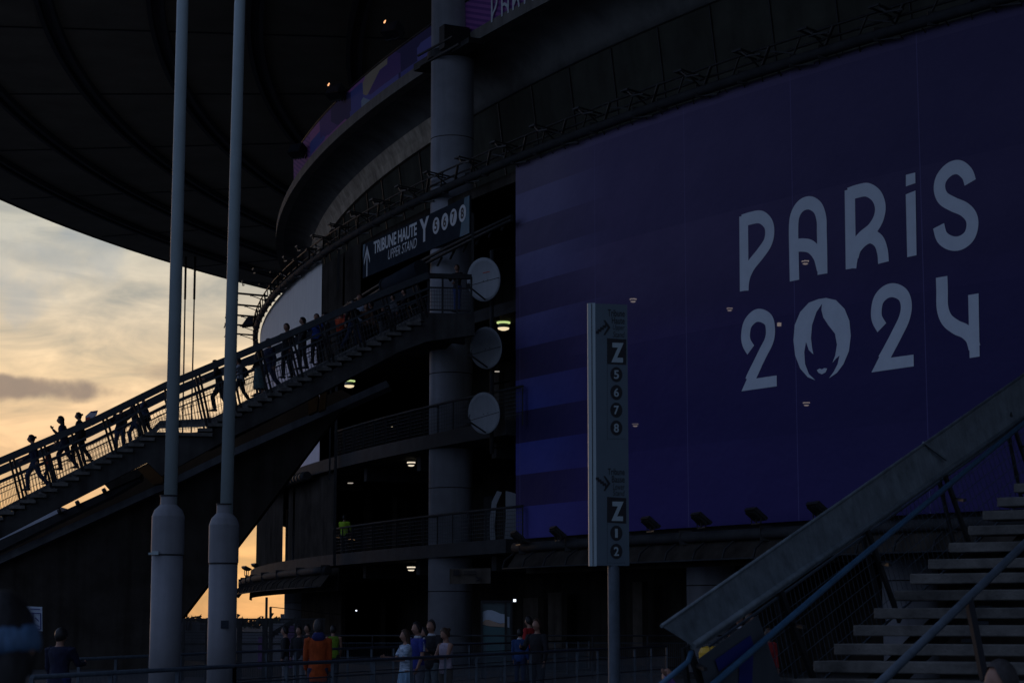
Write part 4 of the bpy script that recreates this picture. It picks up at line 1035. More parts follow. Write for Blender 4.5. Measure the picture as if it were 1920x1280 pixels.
# little notices on two treads
bmx = BM()
for zx, zy, w in ((1470,975,70), (1460,1040,60), (1400,1112,60)):
    a = at(1180+zx/2.207, 700+zy/2.207-4, DB(1180+zx/2.207-180)-.02); box(bmx, a, (w/2.207/F*17,.006,.035))
obj('notice', bmx, M['panel7'], sb)

# ---------------------------------------------------------------- forecourt fences
def fence(P, h, label, m='steel', mesh=True, post=1.6, zoff=0, rail=.028, mid=True):
    P = [Vector((*p, 0)) if len(p) == 2 else Vector(p) for p in P]
    e = empty('fence', P[0], 0, label, 'fence', 'railings across the forecourt')
    bm = BM(); tube(bm, [p+Vz*h for p in P], rail, 10); obj('top_rail', bm, M[m], e)
    if mid:
        bm = BM()
        for z in (h-.22, h*.5, .12): tube(bm, [p+Vz*z for p in P], .012, 6)
        obj('mid_rail', bm, M['meshb'], e)
    for a, b in zip(P, P[1:]):
        n = max(1, int((b-a).length/post))
        for i in range(n+1):
            p = a.lerp(b, i/n); bm = BM(); bar(bm, p+Vz*.0, p+Vz*h, .045, .06); obj('post', bm, M[m], e)
        if mesh:
            bm = BM(); n = int((b-a).length/.06)
            for i in range(n): p = a.lerp(b, i/n); bar(bm, p+Vz*.12, p+Vz*(h-.22), .006)
            obj('wire_panel', bm, M['meshb'], e)
    return e
def rp(x, y, h):       # ground point under a rail pixel when the rail is h high
    D = (EYE-h)/(-ray(x, y)[2])*ray(x, y)[1]; q = at(x, y, D); return (q.x, q.y)
fence([rp(60,1269,1.1), rp(440,1248,1.1), rp(1250,1211,1.1)], 1.1, 'nearest grey blue railing crossing in front of the standing people')
fence([rp(148,1235,1.1), rp(440,1222,1.1), rp(1104,1199.5,1.1)], 1.1, 'second grey railing behind the group of people')
fence([(at(595,1190,62).x, 62), (at(1420,1188,62).x, 62)], 1.31, 'farthest pale railing in front of the dark ground floor', 'slab')
# tall mesh fence at the back left
e = empty('mesh_fence', at(450,1170,60).xy.to_3d(), 0, 'tall wire mesh fence with dark posts against the orange sky', 'fence')
bm = BM()
for x in (345, 388, 448, 452, 495, 510, 555, 600): p = at(x, 1158, 60); bar(bm, p, Vector((p.x, p.y, 0)), .07)
obj('post', bm, M['black'], e)
bm = BM()
for y, w in ((1160,.05), (1185,.02), (1206,.06)): a = at(335,y,60); b = at(610,y,60); bar(bm, a, b, w)
for k in range(190): p = at(340+k*1.42, 1160, 60); bar(bm, p, Vector((p.x, p.y, .1)), .012)
for k in range(8): bar(bm, at(340,1166+k*6,60), at(608,1166+k*6,60), .01)
obj('wire_panel', bm, M['black'], e)
for x, y, lb in ((500,1119,'taller one of two dark square posts standing against the orange sky'), (507.5,1137,'shorter one of two dark square posts standing against the orange sky')):
    bm = BM(); p = at(x, y, 58); w = 4.2*58/F; box(bm, (p.x, p.y, p.z/2), (w, w, p.z)); box(bm, (p.x, p.y, p.z*.6), (w*1.3, w*1.3, .05))
    tag(obj('post', bm, M['black']), lb, 'post')
bm = BM(); bar(bm, at(507,1137,58), at(640,1152,80), .02); tag(obj('cable', bm, M['black']), 'thin cable running right from the dark posts', 'cable')
bm = BM(); bar(bm, at(505,1192,63), at(556,1160,63), .14); 
for k in range(7): box(bm, at(507+k*7,1193-k*4.4,63), (.22,.6,.04))
tag(obj('metal_stair', bm, M['black']), 'small dark metal stair behind the mesh fence', 'stair')
# pale hoardings and tents
def hoard(x0, x1, y0, D, m, label, nm='hoarding', gable=False):
    a, b = at(x0, y0, D), at(x1, y0, D); bm = BM(); zt = a.z
    if gable: poly(bm, [Vector((a.x,D,0)), Vector((b.x,D,0)), Vector((b.x,D,zt)), Vector(((a.x+b.x)/2,D,zt+.7)), Vector((a.x,D,zt))], thick=(0,4,0))
    else: poly(bm, [Vector((a.x,D,0)), Vector((b.x,D,0)), Vector((b.x,D,zt)), Vector((a.x,D,zt))], thick=(0,.2,0))
    for k in range(int((b.x-a.x)/1.2)): box(bm, (a.x+1.2*k+.6, D-.02, zt/2), (.04,.03,zt))
    return tag(obj(nm, bm, M[m]), label, 'hoarding' if nm == 'hoarding' else 'tent')
hoard(447, 502, 1184, 82, 'tent', 'pale sheeted hoarding behind the mesh fence between the flag pole and posts')
hoard(335, 392, 1181, 95, 'farb', 'dark grey hoarding behind the mesh fence left of the right flag pole')
hoard(512, 553, 1168, 84, 'tent', 'pale gabled tent behind the small metal stair', 'tent')
hoard(536, 552, 1172, 78, 'violet', 'violet panel on the pale tent behind the metal stair')
hoard(484, 500, 1193, 76, 'violet', 'short violet panel low beside the dark posts')
bm = BM()
for k, (x0, x1, y) in enumerate(((330,352,1164),(352,372,1166),(380,398,1169),(520,556,1150),(548,560,1146))):
    a, b = at(x0, y, 220), at(x1, y, 220); poly(bm, [Vector((a.x,220+k,0)), Vector((b.x,220+k,0)), Vector((b.x,220+k,a.z)), Vector((a.x,220+k,a.z))], thick=(0,8,0))
    if k == 0:
        farb = obj('distant_building', bm, M['farb']); tag(farb, 'low distant building just above the horizon left of the flag poles', 'building'); bm = BM()
tag(obj('distant_building', bm, M['farb']), 'low stepped distant building below the dark screen gutter', 'building')
bm = BM(); rnd = random.Random(3)
for k in range(900):
    x = rnd.uniform(330, 620); h = 2.3+1.3*math.sin(x*.09)+.8*math.sin(x*.31+1); y = 1172-rnd.random()*h*3.2-1
    p = at(x, y, 330+rnd.uniform(-6,6)); s = rnd.uniform(.5,1.1); d1 = Vector((rnd.uniform(-1,1), rnd.uniform(-1,1), rnd.uniform(-1,1))).normalized()*s; d2 = Vector((rnd.uniform(-1,1), rnd.uniform(-1,1), rnd.uniform(-1,1))).normalized()*s
    bm.faces.new([bm.verts.new(p), bm.verts.new(p+d1), bm.verts.new(p+d2)])
tag(obj('treeline', bm, M['leaf']), 'far off line of dark treetops on the horizon', 'trees', None, 'stuff')
for x, y, lb in ((358,1157,'slender street lamp on the horizon left of the right flag pole'), (1e9,0,'')):
    if x > 1e6: continue
    bm = BM(); p = at(x, y, 150); bar(bm, Vector((p.x,150,0)), p, .12); bar(bm, p, p+Vector((.8,0,.1)), .1); tag(obj('street_lamp', bm, M['black']), lb, 'street lamp')
# glass door with a wave poster, ground floor
Dd = 71
e = empty('glass_door', at(930,1250,Dd).xy.to_3d(), 0, 'glass entrance door with a white, tan and teal wave poster', 'door')
def quad(pts, m, nm, par, D, th=.03):
    bm = BM(); poly(bm, [at(x, y, D) for x, y in pts], thick=(0,th,0)); return obj(nm, bm, M[m], par)
quad([(903,1246),(958,1246),(958,1128),(903,1128)], 'glass', 'pane', e, Dd)
quad([(905,1156),(905,1146),(914,1143),(922,1143),(930,1146),(939,1150),(947,1151),(947,1167),(938,1168),(928,1165),(916,1161),(909,1162),(905,1166)], 'gp_white', 'poster', e, Dd-.04, .01)
quad([(905,1165),(911,1161),(920,1162),(930,1166),(938,1169),(947,1167),(947,1175),(935,1174),(918,1173),(905,1170)], 'gp_tan', 'poster', e, Dd-.055, .01)
quad([(905,1172),(918,1174),(935,1176),(947,1175),(947,1232),(905,1232)], 'gp_teal', 'poster', e, Dd-.07, .01)
bm = BM()
for x in (903, 948, 959): bar(bm, at(x,1126,Dd-.1), at(x,1248,Dd-.1), .07)
bar(bm, at(902,1127,Dd-.1), at(960,1127,Dd-.1), .08); obj('frame', bm, M['black'], e)
quad([(951,1155),(955,1156),(955,1176),(951,1175)], 'gp_white', 'sticker', e, Dd-.06, .01)
# hanging direction board, ground floor
e = empty('hanging_sign', at(880,1090,72), 0, 'dim dark hanging board with faint lines and an arrow below the lower floor', 'sign')
quad([(843,1066),(920,1064),(920,1093),(843,1094)], 'dpanel', 'board', e, 72, .08)
bm = BM()
for i, y in enumerate((1071,1075.5)): bar(bm, at(870,y,71.9), at(893,y,71.9), .03)
bar(bm, at(893,1080,71.9), at(899,1087,71.9), .05); bar(bm, at(899,1087,71.9), at(893,1088,71.9), .04); bar(bm, at(899,1087,71.9), at(900,1081,71.9), .04)
box(bm, at(856,1073,71.9), (.22,.01,.2)); obj('print', bm, M['ink'], e)
# standing oval display panels at the lower balcony
for pts, lb in (([(932,920),(922,940),(918,980),(920,1028),(930,1028),(927,985),(931,945),(941,922)], 'left curved pale display fin behind the lower balcony'), ([(948,920),(958,922),(967,925),(967,1028),(945,1028),(948,970)], 'right curved pale display fin behind the lower balcony')):
    bm = BM(); poly(bm, [at(x, y, 74.5) for x, y in pts], thick=(0,.15,0)); tag(obj('display_fin', bm, M['dish']), lb, 'display', 'display fins at the banner corner')
# notice on the buttress wall
e = empty('notice_board', at(60,1180,50), 0, 'small white notice sheet with plans fixed to the dark wall at left', 'notice')
quad([(41,1135.5),(79,1137),(79.5,1182.5),(41,1180)], 'gp_white', 'sheet', e, 50, .02)
bm = BM()
for (a, b) in (((44,1147.5),(76,1149)), ((62,1149),(62,1178)), ((76,1149),(76.5,1179)), ((46,1148),(46,1176)), ((62,1178),(76,1179)), ((45,1140),(53,1140.4)), ((57,1140.6),(75,1141.4)), ((49,1152),(58,1152.5)), ((55,1159),(55,1166)), ((66,1157),(73,1164)), ((66,1170),(74,1174))):
    bar(bm, at(*a, 49.95), at(*b, 49.95), .02)
obj('print', bm, M['navy'], e)
bm = BM(); p = at(60, 1183, 50.1); box(bm, (p.x, p.y, p.z/2+.2), (.05,.05,p.z+.5)); obj('stand', bm, M['black'], e)
# yellow bin behind the right rail
e = empty('bin', (at(1335,1220,34).x, 34, 0), 0, 'yellow topped litter bin behind the wide grey handrail', 'bin')
c = at(1333, 1210, 34); bm = BM(); lathe(bm, Vector((c.x,34,0)), [(.15,0),(.19,.95)], 20); obj('body', bm, M['yellow'], e)
bm = BM(); lathe(bm, Vector((c.x,34,.96)), [(.2,0),(.21,.22),(.17,.3),(.08,.33)], 20); obj('lid', bm, M['yellow'], e)
for x, y, D in ():
    e = empty('bin', (at(x,y,D).x, D, 0), 0, 'small yellow bin low behind the left flag pole railing', 'bin'); c = at(x,y,D)
    bm = BM(); lathe(bm, Vector((c.x,D,0)), [(.1,c.z-.4),(.13,c.z-.15)], 16); obj('body', bm, M['yellow'], e); bm = BM(); lathe(bm, Vector((c.x,D,c.z-.14)), [(.14,0),(.1,.1)], 16); obj('lid', bm, M['yellow'], e)
#PEOPLE
# ---------------------------------------------------------------- people
def loft(bm, rings, n=12):
    """rings: list of (centre, rx, ry, frame(3x3) or None)"""
    rr = []
    for i, q in enumerate(rings):
        c, rx, ry = Vector(q[0]), q[1], q[2]
        if len(q) > 3 and q[3] is not None: fx, fy = q[3]
        else:
            d = (Vector(rings[min(i+1, len(rings)-1)][0])-Vector(rings[max(i-1, 0)][0]))
            d = d.normalized() if d.length > 1e-6 else Vector((0,0,1))
            fx = Vector((1,0,0)); fx = (fx-d*fx.dot(d))
            if fx.length < .3: fx = Vector((0,1,0))-d*d.y
            fx.normalize(); fy = d.cross(fx).normalized()
        rr.append([bm.verts.new(c+fx*rx*math.cos(2*math.pi*k/n)+fy*ry*math.sin(2*math.pi*k/n)) for k in range(n)])
    for a, b in zip(rr, rr[1:]):
        for k in range(n): bm.faces.new((a[k], a[(k+1) % n], b[(k+1) % n], b[k])).smooth = True
    bm.faces.new(rr[0][::-1]); bm.faces.new(rr[-1])
def rotx(v, a): return Vector((v.x, v.y*math.cos(a)-v.z*math.sin(a), v.y*math.sin(a)+v.z*math.cos(a)))
XY = (Vector((1,0,0)), Vector((0,1,0)))
def head(bm, c, yaw=0, tilt=0, n=20, m=16):
    c = Vector(c); rings = []
    rm = Matrix.Rotation(yaw, 3, 'Z') @ Matrix.Rotation(tilt, 3, 'X')
    for j in range(1, m):
        ph = math.pi*j/m; row = []
        for k in range(n):
            th = 2*math.pi*k/n; x = math.sin(ph)*math.cos(th); y = math.sin(ph)*math.sin(th); z = math.cos(ph)
            f = max(0, -y)                                   # front is -Y
            w = .076*(1-.28*max(0, -z)**1.3); X = x*w; Y = y*.096; Z = z*.122
            if y < 0: Y *= 1-.12*max(0, z)
            if z < -.2 and y > 0: Y *= 1-.45*min(1, (-z-.2)*1.3)     # nape
            if f > .93 and -.42 < z < .08: Y -= .022*(1-abs(z+.22)/.32)  # nose
            if f > .75 and abs(z-.05) < .1 and .2 < abs(x) < .6: Y += .008   # eye sockets
            if f > .8 and -.75 < z < -.55: Y -= .006        # lips and chin
            row.append(bm.verts.new(c+rm@Vector((X, Y, Z))))
        rings.append(row)
    t = bm.verts.new(c+rm@Vector((0,0,.122))); b = bm.verts.new(c+rm@Vector((0,-.01,-.122)))
    for k in range(n):
        bm.faces.new((t, rings[0][k], rings[0][(k+1) % n])); bm.faces.new((b, rings[-1][(k+1) % n], rings[-1][k]))
    for a, q in zip(rings, rings[1:]):
        for k in range(n): bm.faces.new((a[k], q[k], q[(k+1) % n], a[(k+1) % n]))
    for s in (-1, 1):       # ears
        loft(bm, [(c+rm@Vector((s*.071,.008,-.035)), .008,.012,XY), (c+rm@Vector((s*.08,.014,0)), .009,.02,XY), (c+rm@Vector((s*.078,.016,.03)), .007,.016,XY)], 8)
def hand(bm, w, d, side, curl=.5):
    """palm, four fingers and a thumb from wrist w along d"""
    d = d.normalized(); u = Vector((1,0,0)) if abs(d.x) < .8 else Vector((0,1,0)); sx = (u-d*u.dot(d)).normalized(); nz_ = d.cross(sx)
    loft(bm, [(w, .022, .017, (nz_, sx)), (w+d*.035, .036, .014, (nz_, sx)), (w+d*.085, .04, .013, (nz_, sx))], 8)
    for i, ln in enumerate((.068,.078,.072,.056)):
        b = w+d*.082+nz_*(.03-.02*i); k1 = (d+sx*side*-.35*curl).normalized(); k2 = (d+sx*side*-1.2*curl).normalized()
        loft(bm, [(b, .0095, .0095), (b+k1*ln*.5, .009, .009), (b+k1*ln*.5+k2*ln*.45, .0065, .0065)], 6)
    b = w+d*.03+nz_*.032; k = (d*.7+nz_*.7).normalized(); loft(bm, [(b, .012,.012), (b+k*.035, .011,.011), (b+k*.035+(d*.9+nz_*.3).normalized()*.03, .008,.008)], 6)
def make_person(loc, h, face, label, top, bottom, hair='hair', group=None, lean=0., legs=(0,0), knees=(0,0), arms=((.05,.15),(.05,.15)), spread=(.12,.12),
                sleeves='long', skirt=False, longhair=False, yaw=0, tilt=0, voxel=.016, collar=None, hood=None, stripe=None, cap=None, bag=None, wide=1., parent=None, coat=0):
    k = h/1.75
    e = empty('person', loc, -face, label, 'person', group)
    e.scale = (k*wide, k*wide, k)
    P = lambda v: rotx(Vector(v)-Vector((0,0,.92)), lean)+Vector((0,0,.92))
    pel = Vector((0,0,.93)); A = {}
    for s, (la, kb) in zip((-1, 1), zip(legs, knees)):
        hip = Vector((s*.092, 0, .90)); kn = hip+rotx(Vector((s*.01,0,-.43)), -la); an = kn+rotx(Vector((0,0,-.40)), -la+kb)
        A['l', s] = (hip, kn, an)
    for s, (ua, el), sp in zip((-1, 1), arms, spread):
        sh = Vector((s*.185, .0, 1.42)); v = rotx(Vector((s*math.sin(sp)*.29, 0, -.29*math.cos(sp))), -ua)
        v2 = rotx(Vector((s*math.sin(sp*.4)*.25-s*min(.12, el*.09), 0, -.25*math.cos(sp*.4))), -ua-el)
        A['a', s] = (P(sh), P(sh+v), P(sh+v+v2), (v2,))
    # body
    def torso(bm, g=0., z0=.84, z1=1.47, hip_only=False):
        R_ = [(0,0,.84,.145,.095),(0,0,.92,.165,.112),(0,.0,1.03,.142,.10),(0,0,1.12,.132,.094),(0,-.005,1.24,.15,.108),(0,0,1.34,.168,.11),(0,.005,1.41,.165,.092),(0,.01,1.455,.105,.07),(0,.01,1.485,.062,.058)]
        loft(bm, [(P((x,y,z)), rx+g, ry+g, XY) for x,y,z,rx,ry in R_ if z0-1e-6 <= z <= z1], 16)
    def leg(bm, s, g=0., full=True):
        hip, kn, an = A['l', s]
        q = [(hip+Vector((0,0,.05)), .085+g, .09+g), (hip.lerp(kn, .3), .08+g, .085+g), (hip.lerp(kn, .7), .06+g, .065+g), (kn, .054+g, .056+g)]
        if full: q += [(kn.lerp(an, .3), .05+g, .055+g), (kn.lerp(an, .7), .038+g*1.5, .042+g*1.5), (an, .034+g*1.8, .036+g*1.8)]
        loft(bm, q, 10)
    def arm(bm, s, g=0., upto=2):
        a, b, c, _ = A['a', s]
        q = [(a+Vector((-s*.03,0,.0)), .055+g, .055+g), (a, .056+g, .058+g), (a.lerp(b, .5), .044+g, .046+g), (b, .037+g, .038+g)]
        if upto == 2: q += [(b.lerp(c, .35), .036+g, .037+g), (c, .025+g, .025+g)]
        if upto == 1: q = q[:3]+[(a.lerp(b, .78), .045+g, .046+g)]
        loft(bm, q, 10)
    bm = BM(); torso(bm)
    hc = P((0,-.02,1.63)); loft(bm, [(P((0,.012,1.44)), .06,.06,XY), (P((0,.008,1.50)), .052,.055,XY), (P((0,0,1.56)), .05,.056,XY)], 12)
    head(bm, hc, yaw, tilt)
    for s in (-1, 1):
        leg(bm, s); arm(bm, s); hand(bm, A['a', s][2], A['a', s][3][0], s, .55)
        an = A['l', s][2]; loft(bm, [(an+Vector((0,.05,-.045)), .03,.03,(Vector((1,0,0)),Vector((0,0,1)))), (an+Vector((0,-.02,-.04)), .038,.045,(Vector((1,0,0)),Vector((0,0,1)))), (an+Vector((0,-.12,-.062)), .042,.022,(Vector((1,0,0)),Vector((0,0,1)))), (an+Vector((0,-.17,-.07)), .03,.014,(Vector((1,0,0)),Vector((0,0,1))))], 10)
    b = obj('body', bm, M['skin'], e, world=False); md = b.modifiers.new('fuse', 'REMESH'); md.mode = 'VOXEL'; md.voxel_size = min(voxel, .016); md.use_smooth_shade = True
    def rem(o, v=None):
        md = o.modifiers.new('fuse', 'REMESH'); md.mode = 'VOXEL'; md.voxel_size = v or voxel; md.use_smooth_shade = True
        if True:
            tx = bpy.data.textures.get('folds') or bpy.data.textures.new('folds', 'CLOUDS'); tx.noise_scale = .09
            d = o.modifiers.new('folds', 'DISPLACE'); d.texture = tx; d.strength = .018; d.mid_level = .5
        return o
    bm = BM(); torso(bm, .014, z0=.84 if not skirt else .92, z1=1.46)
    if coat: loft(bm, [(P((0,0,.98)), .165,.125,XY), (P((0,0,.84)), .185,.14,XY), (P((0,0,.84-coat)), .18,.135,XY)], 16)
    if sleeves != 'none':
        for s in (-1, 1): arm(bm, s, .013, 2 if sleeves == 'long' else 1)
    t = rem(obj('top', bm, top, e, world=False))
    if collar: bm = BM(); loft(bm, [(P((0,.012,1.455)), .085,.08,XY), (P((0,.01,1.50)), .062,.066,XY)], 14); obj('collar', bm, collar, t, world=False)
    if hood: bm = BM(); loft(bm, [(P((0,.07,1.39)), .09,.04,XY), (P((0,.06,1.45)), .125,.08,XY), (P((0,.05,1.51)), .10,.075,XY), (P((0,.04,1.54)), .07,.06,XY)], 14); obj('hood', bm, hood, t, world=False)
    if stripe:
        for s in (-1, 1):
            a, bb, c, _ = A['a', s]
            for q in (-.014, .0, .014):
                bm = BM(); bar(bm, a+Vector((s*.045,q,.05)), a.lerp(bb, .72)+Vector((s*.058,q,0)), .007); obj('stripe', bm, stripe, t, world=False)
    if skirt:
        bm = BM(); m1 = (A['l',-1][2]+A['l',1][2])/2; loft(bm, [((0,0,1.0), .145,.11,XY), ((0,0,.9), .18,.135,XY), ((0,m1.y*.5,.55), .22,.18,XY), ((0,m1.y,skirt), .25,.21,XY)], 18); rem(obj('skirt', bm, bottom, e, world=False))
    else:
        bm = BM(); torso(bm, .008, z1=.95)
        for s in (-1, 1): leg(bm, s, .012)
        rem(obj('trousers', bm, bottom, e, world=False))
    for s in (-1, 1):
        an = A['l', s][2]; F2 = (Vector((1,0,0)), Vector((0,0,1))); bm = BM()
        loft(bm, [(an+Vector((0,.065,-.045)), .035,.04,F2), (an+Vector((0,-.02,-.04)), .044,.05,F2), (an+Vector((0,-.12,-.06)), .048,.03,F2), (an+Vector((0,-.185,-.07)), .035,.018,F2)], 10)
        obj('shoe', bm, M['shoe'], e, smooth=True, world=False)
    # hair: cap of the skull, open at the face
    if hair:
        bm = BM(); rm = Matrix.Rotation(yaw, 3, 'Z') @ Matrix.Rotation(tilt, 3, 'X'); nn, mm = 22, 14; rnd = random.Random(int(abs(loc[0])*100)); rows = []
        for j in range(mm):
            ph = math.pi*.62*j/(mm-1)+.02; row = []
            for q in range(nn):
                th = 2*math.pi*q/nn; y = math.sin(th); lim = (1.+.2*max(0,y)) if y > -.1 else max(.42, 1-.75*(-y))
                p2 = ph*lim; z = math.cos(p2); x = math.sin(p2)*math.cos(th); yy = math.sin(p2)*y
                g = 1+.10+rnd.uniform(-.015,.03)
                row.append(bm.verts.new(hc+rm@Vector((x*.078*g*(1.02), yy*.098*g+.003, z*.124*g+.003))))
            rows.append(row)
        bm.faces.new(rows[0][::-1])
        for a, q in zip(rows, rows[1:]):
            for i in range(nn): bm.faces.new((a[i], q[i], q[(i+1) % nn], a[(i+1) % nn]))
        if longhair == 'bun': loft(bm, [(hc+rm@Vector((0,.075,.04)), .03,.03), (hc+rm@Vector((0,.11,.05)), .042,.042), (hc+rm@Vector((0,.145,.055)), .03,.03)], 10)
        elif longhair: loft(bm, [(hc+rm@Vector((0,.03,.06)), .075,.07,XY), (hc+rm@Vector((0,.045,-.05)), .085,.065,XY), (hc+rm@Vector((0,.07,-.16)), .08,.05,XY), (hc+rm@Vector((0.02,.085,-.32)), .05,.035,XY), (hc+rm@Vector((.02,.085,-.42)), .02,.015,XY)], 14)
        obj('hair', bm, M[hair], e, smooth=True, world=False)
    if cap:
        bm = BM(); rm = Matrix.Rotation(yaw, 3, 'Z'); loft(bm, [(hc+Vector((0,0,.03)), .087,.107,XY), (hc+Vector((0,0,.08)), .082,.10,XY), (hc+Vector((0,0,.125)), .05,.06,XY), (hc+Vector((0,0,.135)), .02,.02,XY)], 16)
        hexa(bm, [hc+rm@Vector(q) for q in ((-.06,-.09,.035),(.06,-.09,.035),(.045,-.17,.03),(-.045,-.17,.03),(-.06,-.09,.045),(.06,-.09,.045),(.045,-.17,.038),(-.045,-.17,.038))]); obj('cap', bm, cap, e, smooth=False, world=False)
    if bag:
        bm = BM(); loft(bm, [(P((.0,.14,1.0)), .12,.05,XY), (P((0,.19,1.08)), .15,.09,XY), (P((0,.19,1.3)), .14,.08,XY), (P((0,.15,1.4)), .08,.04,XY)], 12)
    if bag:
        o = obj('backpack', bm, bag, e, smooth=True, world=False)
    return e
C = cloth
GS = 'people climbing the left staircase'; GG = 'people standing on the forecourt'
def stair_person(x, yh, yf, off, face, label, top, bottom, **kw):
    f = pa(x, yf, off); hgt = max(1.0, (yf-yh)/F*(f.y)/1.0)
    kw.setdefault('wide', 1.16); return make_person(f, hgt, face, label, top, bottom, group=GS, voxel=.022, **kw)
W1 = dict(legs=(.45,-.35), knees=(.5,.35), arms=((.4,.6),(-.3,.3)))
W2 = dict(legs=(-.3,.5), knees=(.25,.6), arms=((-.35,.2),(.45,.5)))
W3 = dict(legs=(.1,-.1), knees=(.15,.1), arms=((.5,1.3),(.1,.2)))
blk = C((.014,.014,.016)); nvy = C((.012,.015,.035)); jean = C((.028,.042,.085)); wht = C((.38,.40,.43)); gry = C((.12,.12,.13))
rt = R(80); lf = R(-80)
stair_person(60, 811, 917, 1.0, rt, 'person in dark top and jeans climbing lowest on the left staircase', nvy, jean, hair='hair', longhair='bun', lean=.14, **W1)
stair_person(86, 832, 902, 1.5, rt, 'child in a red jacket and blue jeans climbing the left staircase', C((.35,.03,.02)), jean, lean=.1, legs=(.3,-.3), knees=(.3,.3), arms=((.1,.2),(.3,1.2)))
stair_person(117, 775, 878, 1.0, rt, 'person with curly dark hair, hand raised to the face, on the left staircase', nvy, nvy, hair='hair', lean=.16, longhair=True, legs=(.4,-.3), knees=(.6,.3), arms=((.5,2.1),(.2,.4)))
stair_person(146, 767, 862, 1.3, rt, 'person in dark clothes with hair in a bun beside the folded flag', blk, blk, hair='hair', longhair='bun', lean=.08, **W2)
stair_person(252, 741, 826, 1.6, rt, 'person in blue jeans bending forward behind the left handrail', blk, jean, lean=.25, **W1)
stair_person(271, 734, 818, 1.2, rt, 'person in pale blue top just left of the first flag pole', C((.05,.06,.10)), blk, lean=.15, **W2)
stair_person(413, 668, 768, .9, rt, 'person in black leaning on the handrail left of the right flag pole', blk, blk, lean=.2, legs=(.5,-.2), knees=(.7,.3), arms=((.7,.9),(.5,1.0)))
stair_person(452, 662, 752, 1.2, rt, 'person in a white shirt carrying a dark bag right of the second flag pole', wht, blk, lean=.1, bag=blk, sleeves='short', **W2)
stair_person(487, 637, 737, .8, rt, 'person in a long grey green skirt on the left staircase', blk, C((.09,.15,.15)), hair='hair', skirt=.22, longhair=True, lean=.05, legs=(.1,-.1), knees=(.1,.1), arms=((.3,.9),(.2,.3)))
stair_person(540, 600, 703, .8, R(35), 'broad person in a black coat with a teal cloth under the pale banner', blk, blk, lean=.03, wide=1.12, sleeves='long', **W3)
stair_person(571, 584, 682, 1.4, R(70), 'person in a dark jacket looking left in front of the pale banner', blk, C((.05,.045,.045)), lean=-.03, **W3)
stair_person(597, 580, 674, 1.0, R(20), 'person in a blue top holding a white bundle on the left staircase', C((.02,.055,.22)), blk, arms=((.4,1.5),(.5,1.4)), legs=(.1,-.1), knees=(.1,.1))
stair_person(643, 575, 655, 1.0, R(30), 'person in a red orange shirt and black trousers high on the left staircase', C((.40,.055,.02)), blk, **W2)
stair_person(655, 562, 650, 1.7, R(-30), 'person in dark red top behind the one in red orange', C((.18,.02,.02)), blk, **W3)
stair_person(682, 538, 640, 1.6, R(15), 'person in a white short sleeved shirt with elbows out, near the top of the stair', C((.34,.38,.45)), jean, hair='hairb', sleeves='short', arms=((.6,1.6),(.6,1.6)), spread=(.5,.5))
stair_person(690, 562, 645, .8, R(-10), 'smaller person in a brown top in front of the white shirt near the stair top', C((.14,.08,.05)), blk, **W3)
stair_person(725, 560, 630, 1.4, R(-40), 'dim person in dark clothes at the top of the left staircase', blk, gry, **W3)
for x, yh, o_, lb, tp_, bt_ in [(618,572,1.9,'person in a grey top behind the one in blue',gry,blk), (665,556,.6,'person in black leaning beside the red orange shirt',blk,jean), (705,552,1.7,'dark haired person just right of the white shirt near the stair top',nvy,blk), (742,545,.9,'person in dark grey close to the top of the left staircase',gry,blk), (768,528,1.7,'last dim person on the stair before the landing',blk,blk), (508,622,1.9,'person half hidden behind the long skirt on the staircase',nvy,jean), (222,752,1.8,'dim person in dark clothes left of the pair behind the handrail',blk,jean)]:
    stair_person(x, yh, interp(FL, x)-14, o_, R(random.choice((-60,60,20,80))), lb, tp_, bt_, **random.choice((W1,W2,W3)))
f = at(857, 584, 74); make_person(f, 1.78, R(40), 'person in black top and blue jeans standing on the landing by the column', blk, C((.03,.06,.17)), group=GS, hair='hairb', voxel=.022, arms=((.5,1.5),(.3,.8)))
# folded flag on the stair
bm = BM()
fp = [at(*q, 68.4) for q in ((160,780),(170,771),(183,769),(181,777),(172,785),(160,789))]
poly(bm, fp, thick=(0,.05,0)); fl = obj('cloth', bm, C((.45,.44,.48)))
tag(fl, 'small white and red flag carried behind the person with a bun', 'flag'); fl.name = 'flag'
bm = BM(); poly(bm, [at(*q, 68.37) for q in ((160,783),(169,781),(168,786),(160,789))], thick=(0,.01,0)); obj('red_band', bm, M['red'], fl)
bm = BM(); poly(bm, [at(*q, 68.37) for q in ((170,771),(183,769),(182,772),(172,773))], thick=(0,.01,0)); obj('blue_band', bm, M['navy'], fl)
# teal cloth held by the broad person
bm = BM(); p = pa(541, 625, .45); box(bm, p, (.28,.08,.16)); bmesh.ops.bevel(bm, geom=bm.edges[:], offset=.035, segments=3, affect='EDGES'); tag(obj('bundle', bm, C((.03,.22,.24))), 'teal bundled cloth held by the broad person in black', 'cloth')
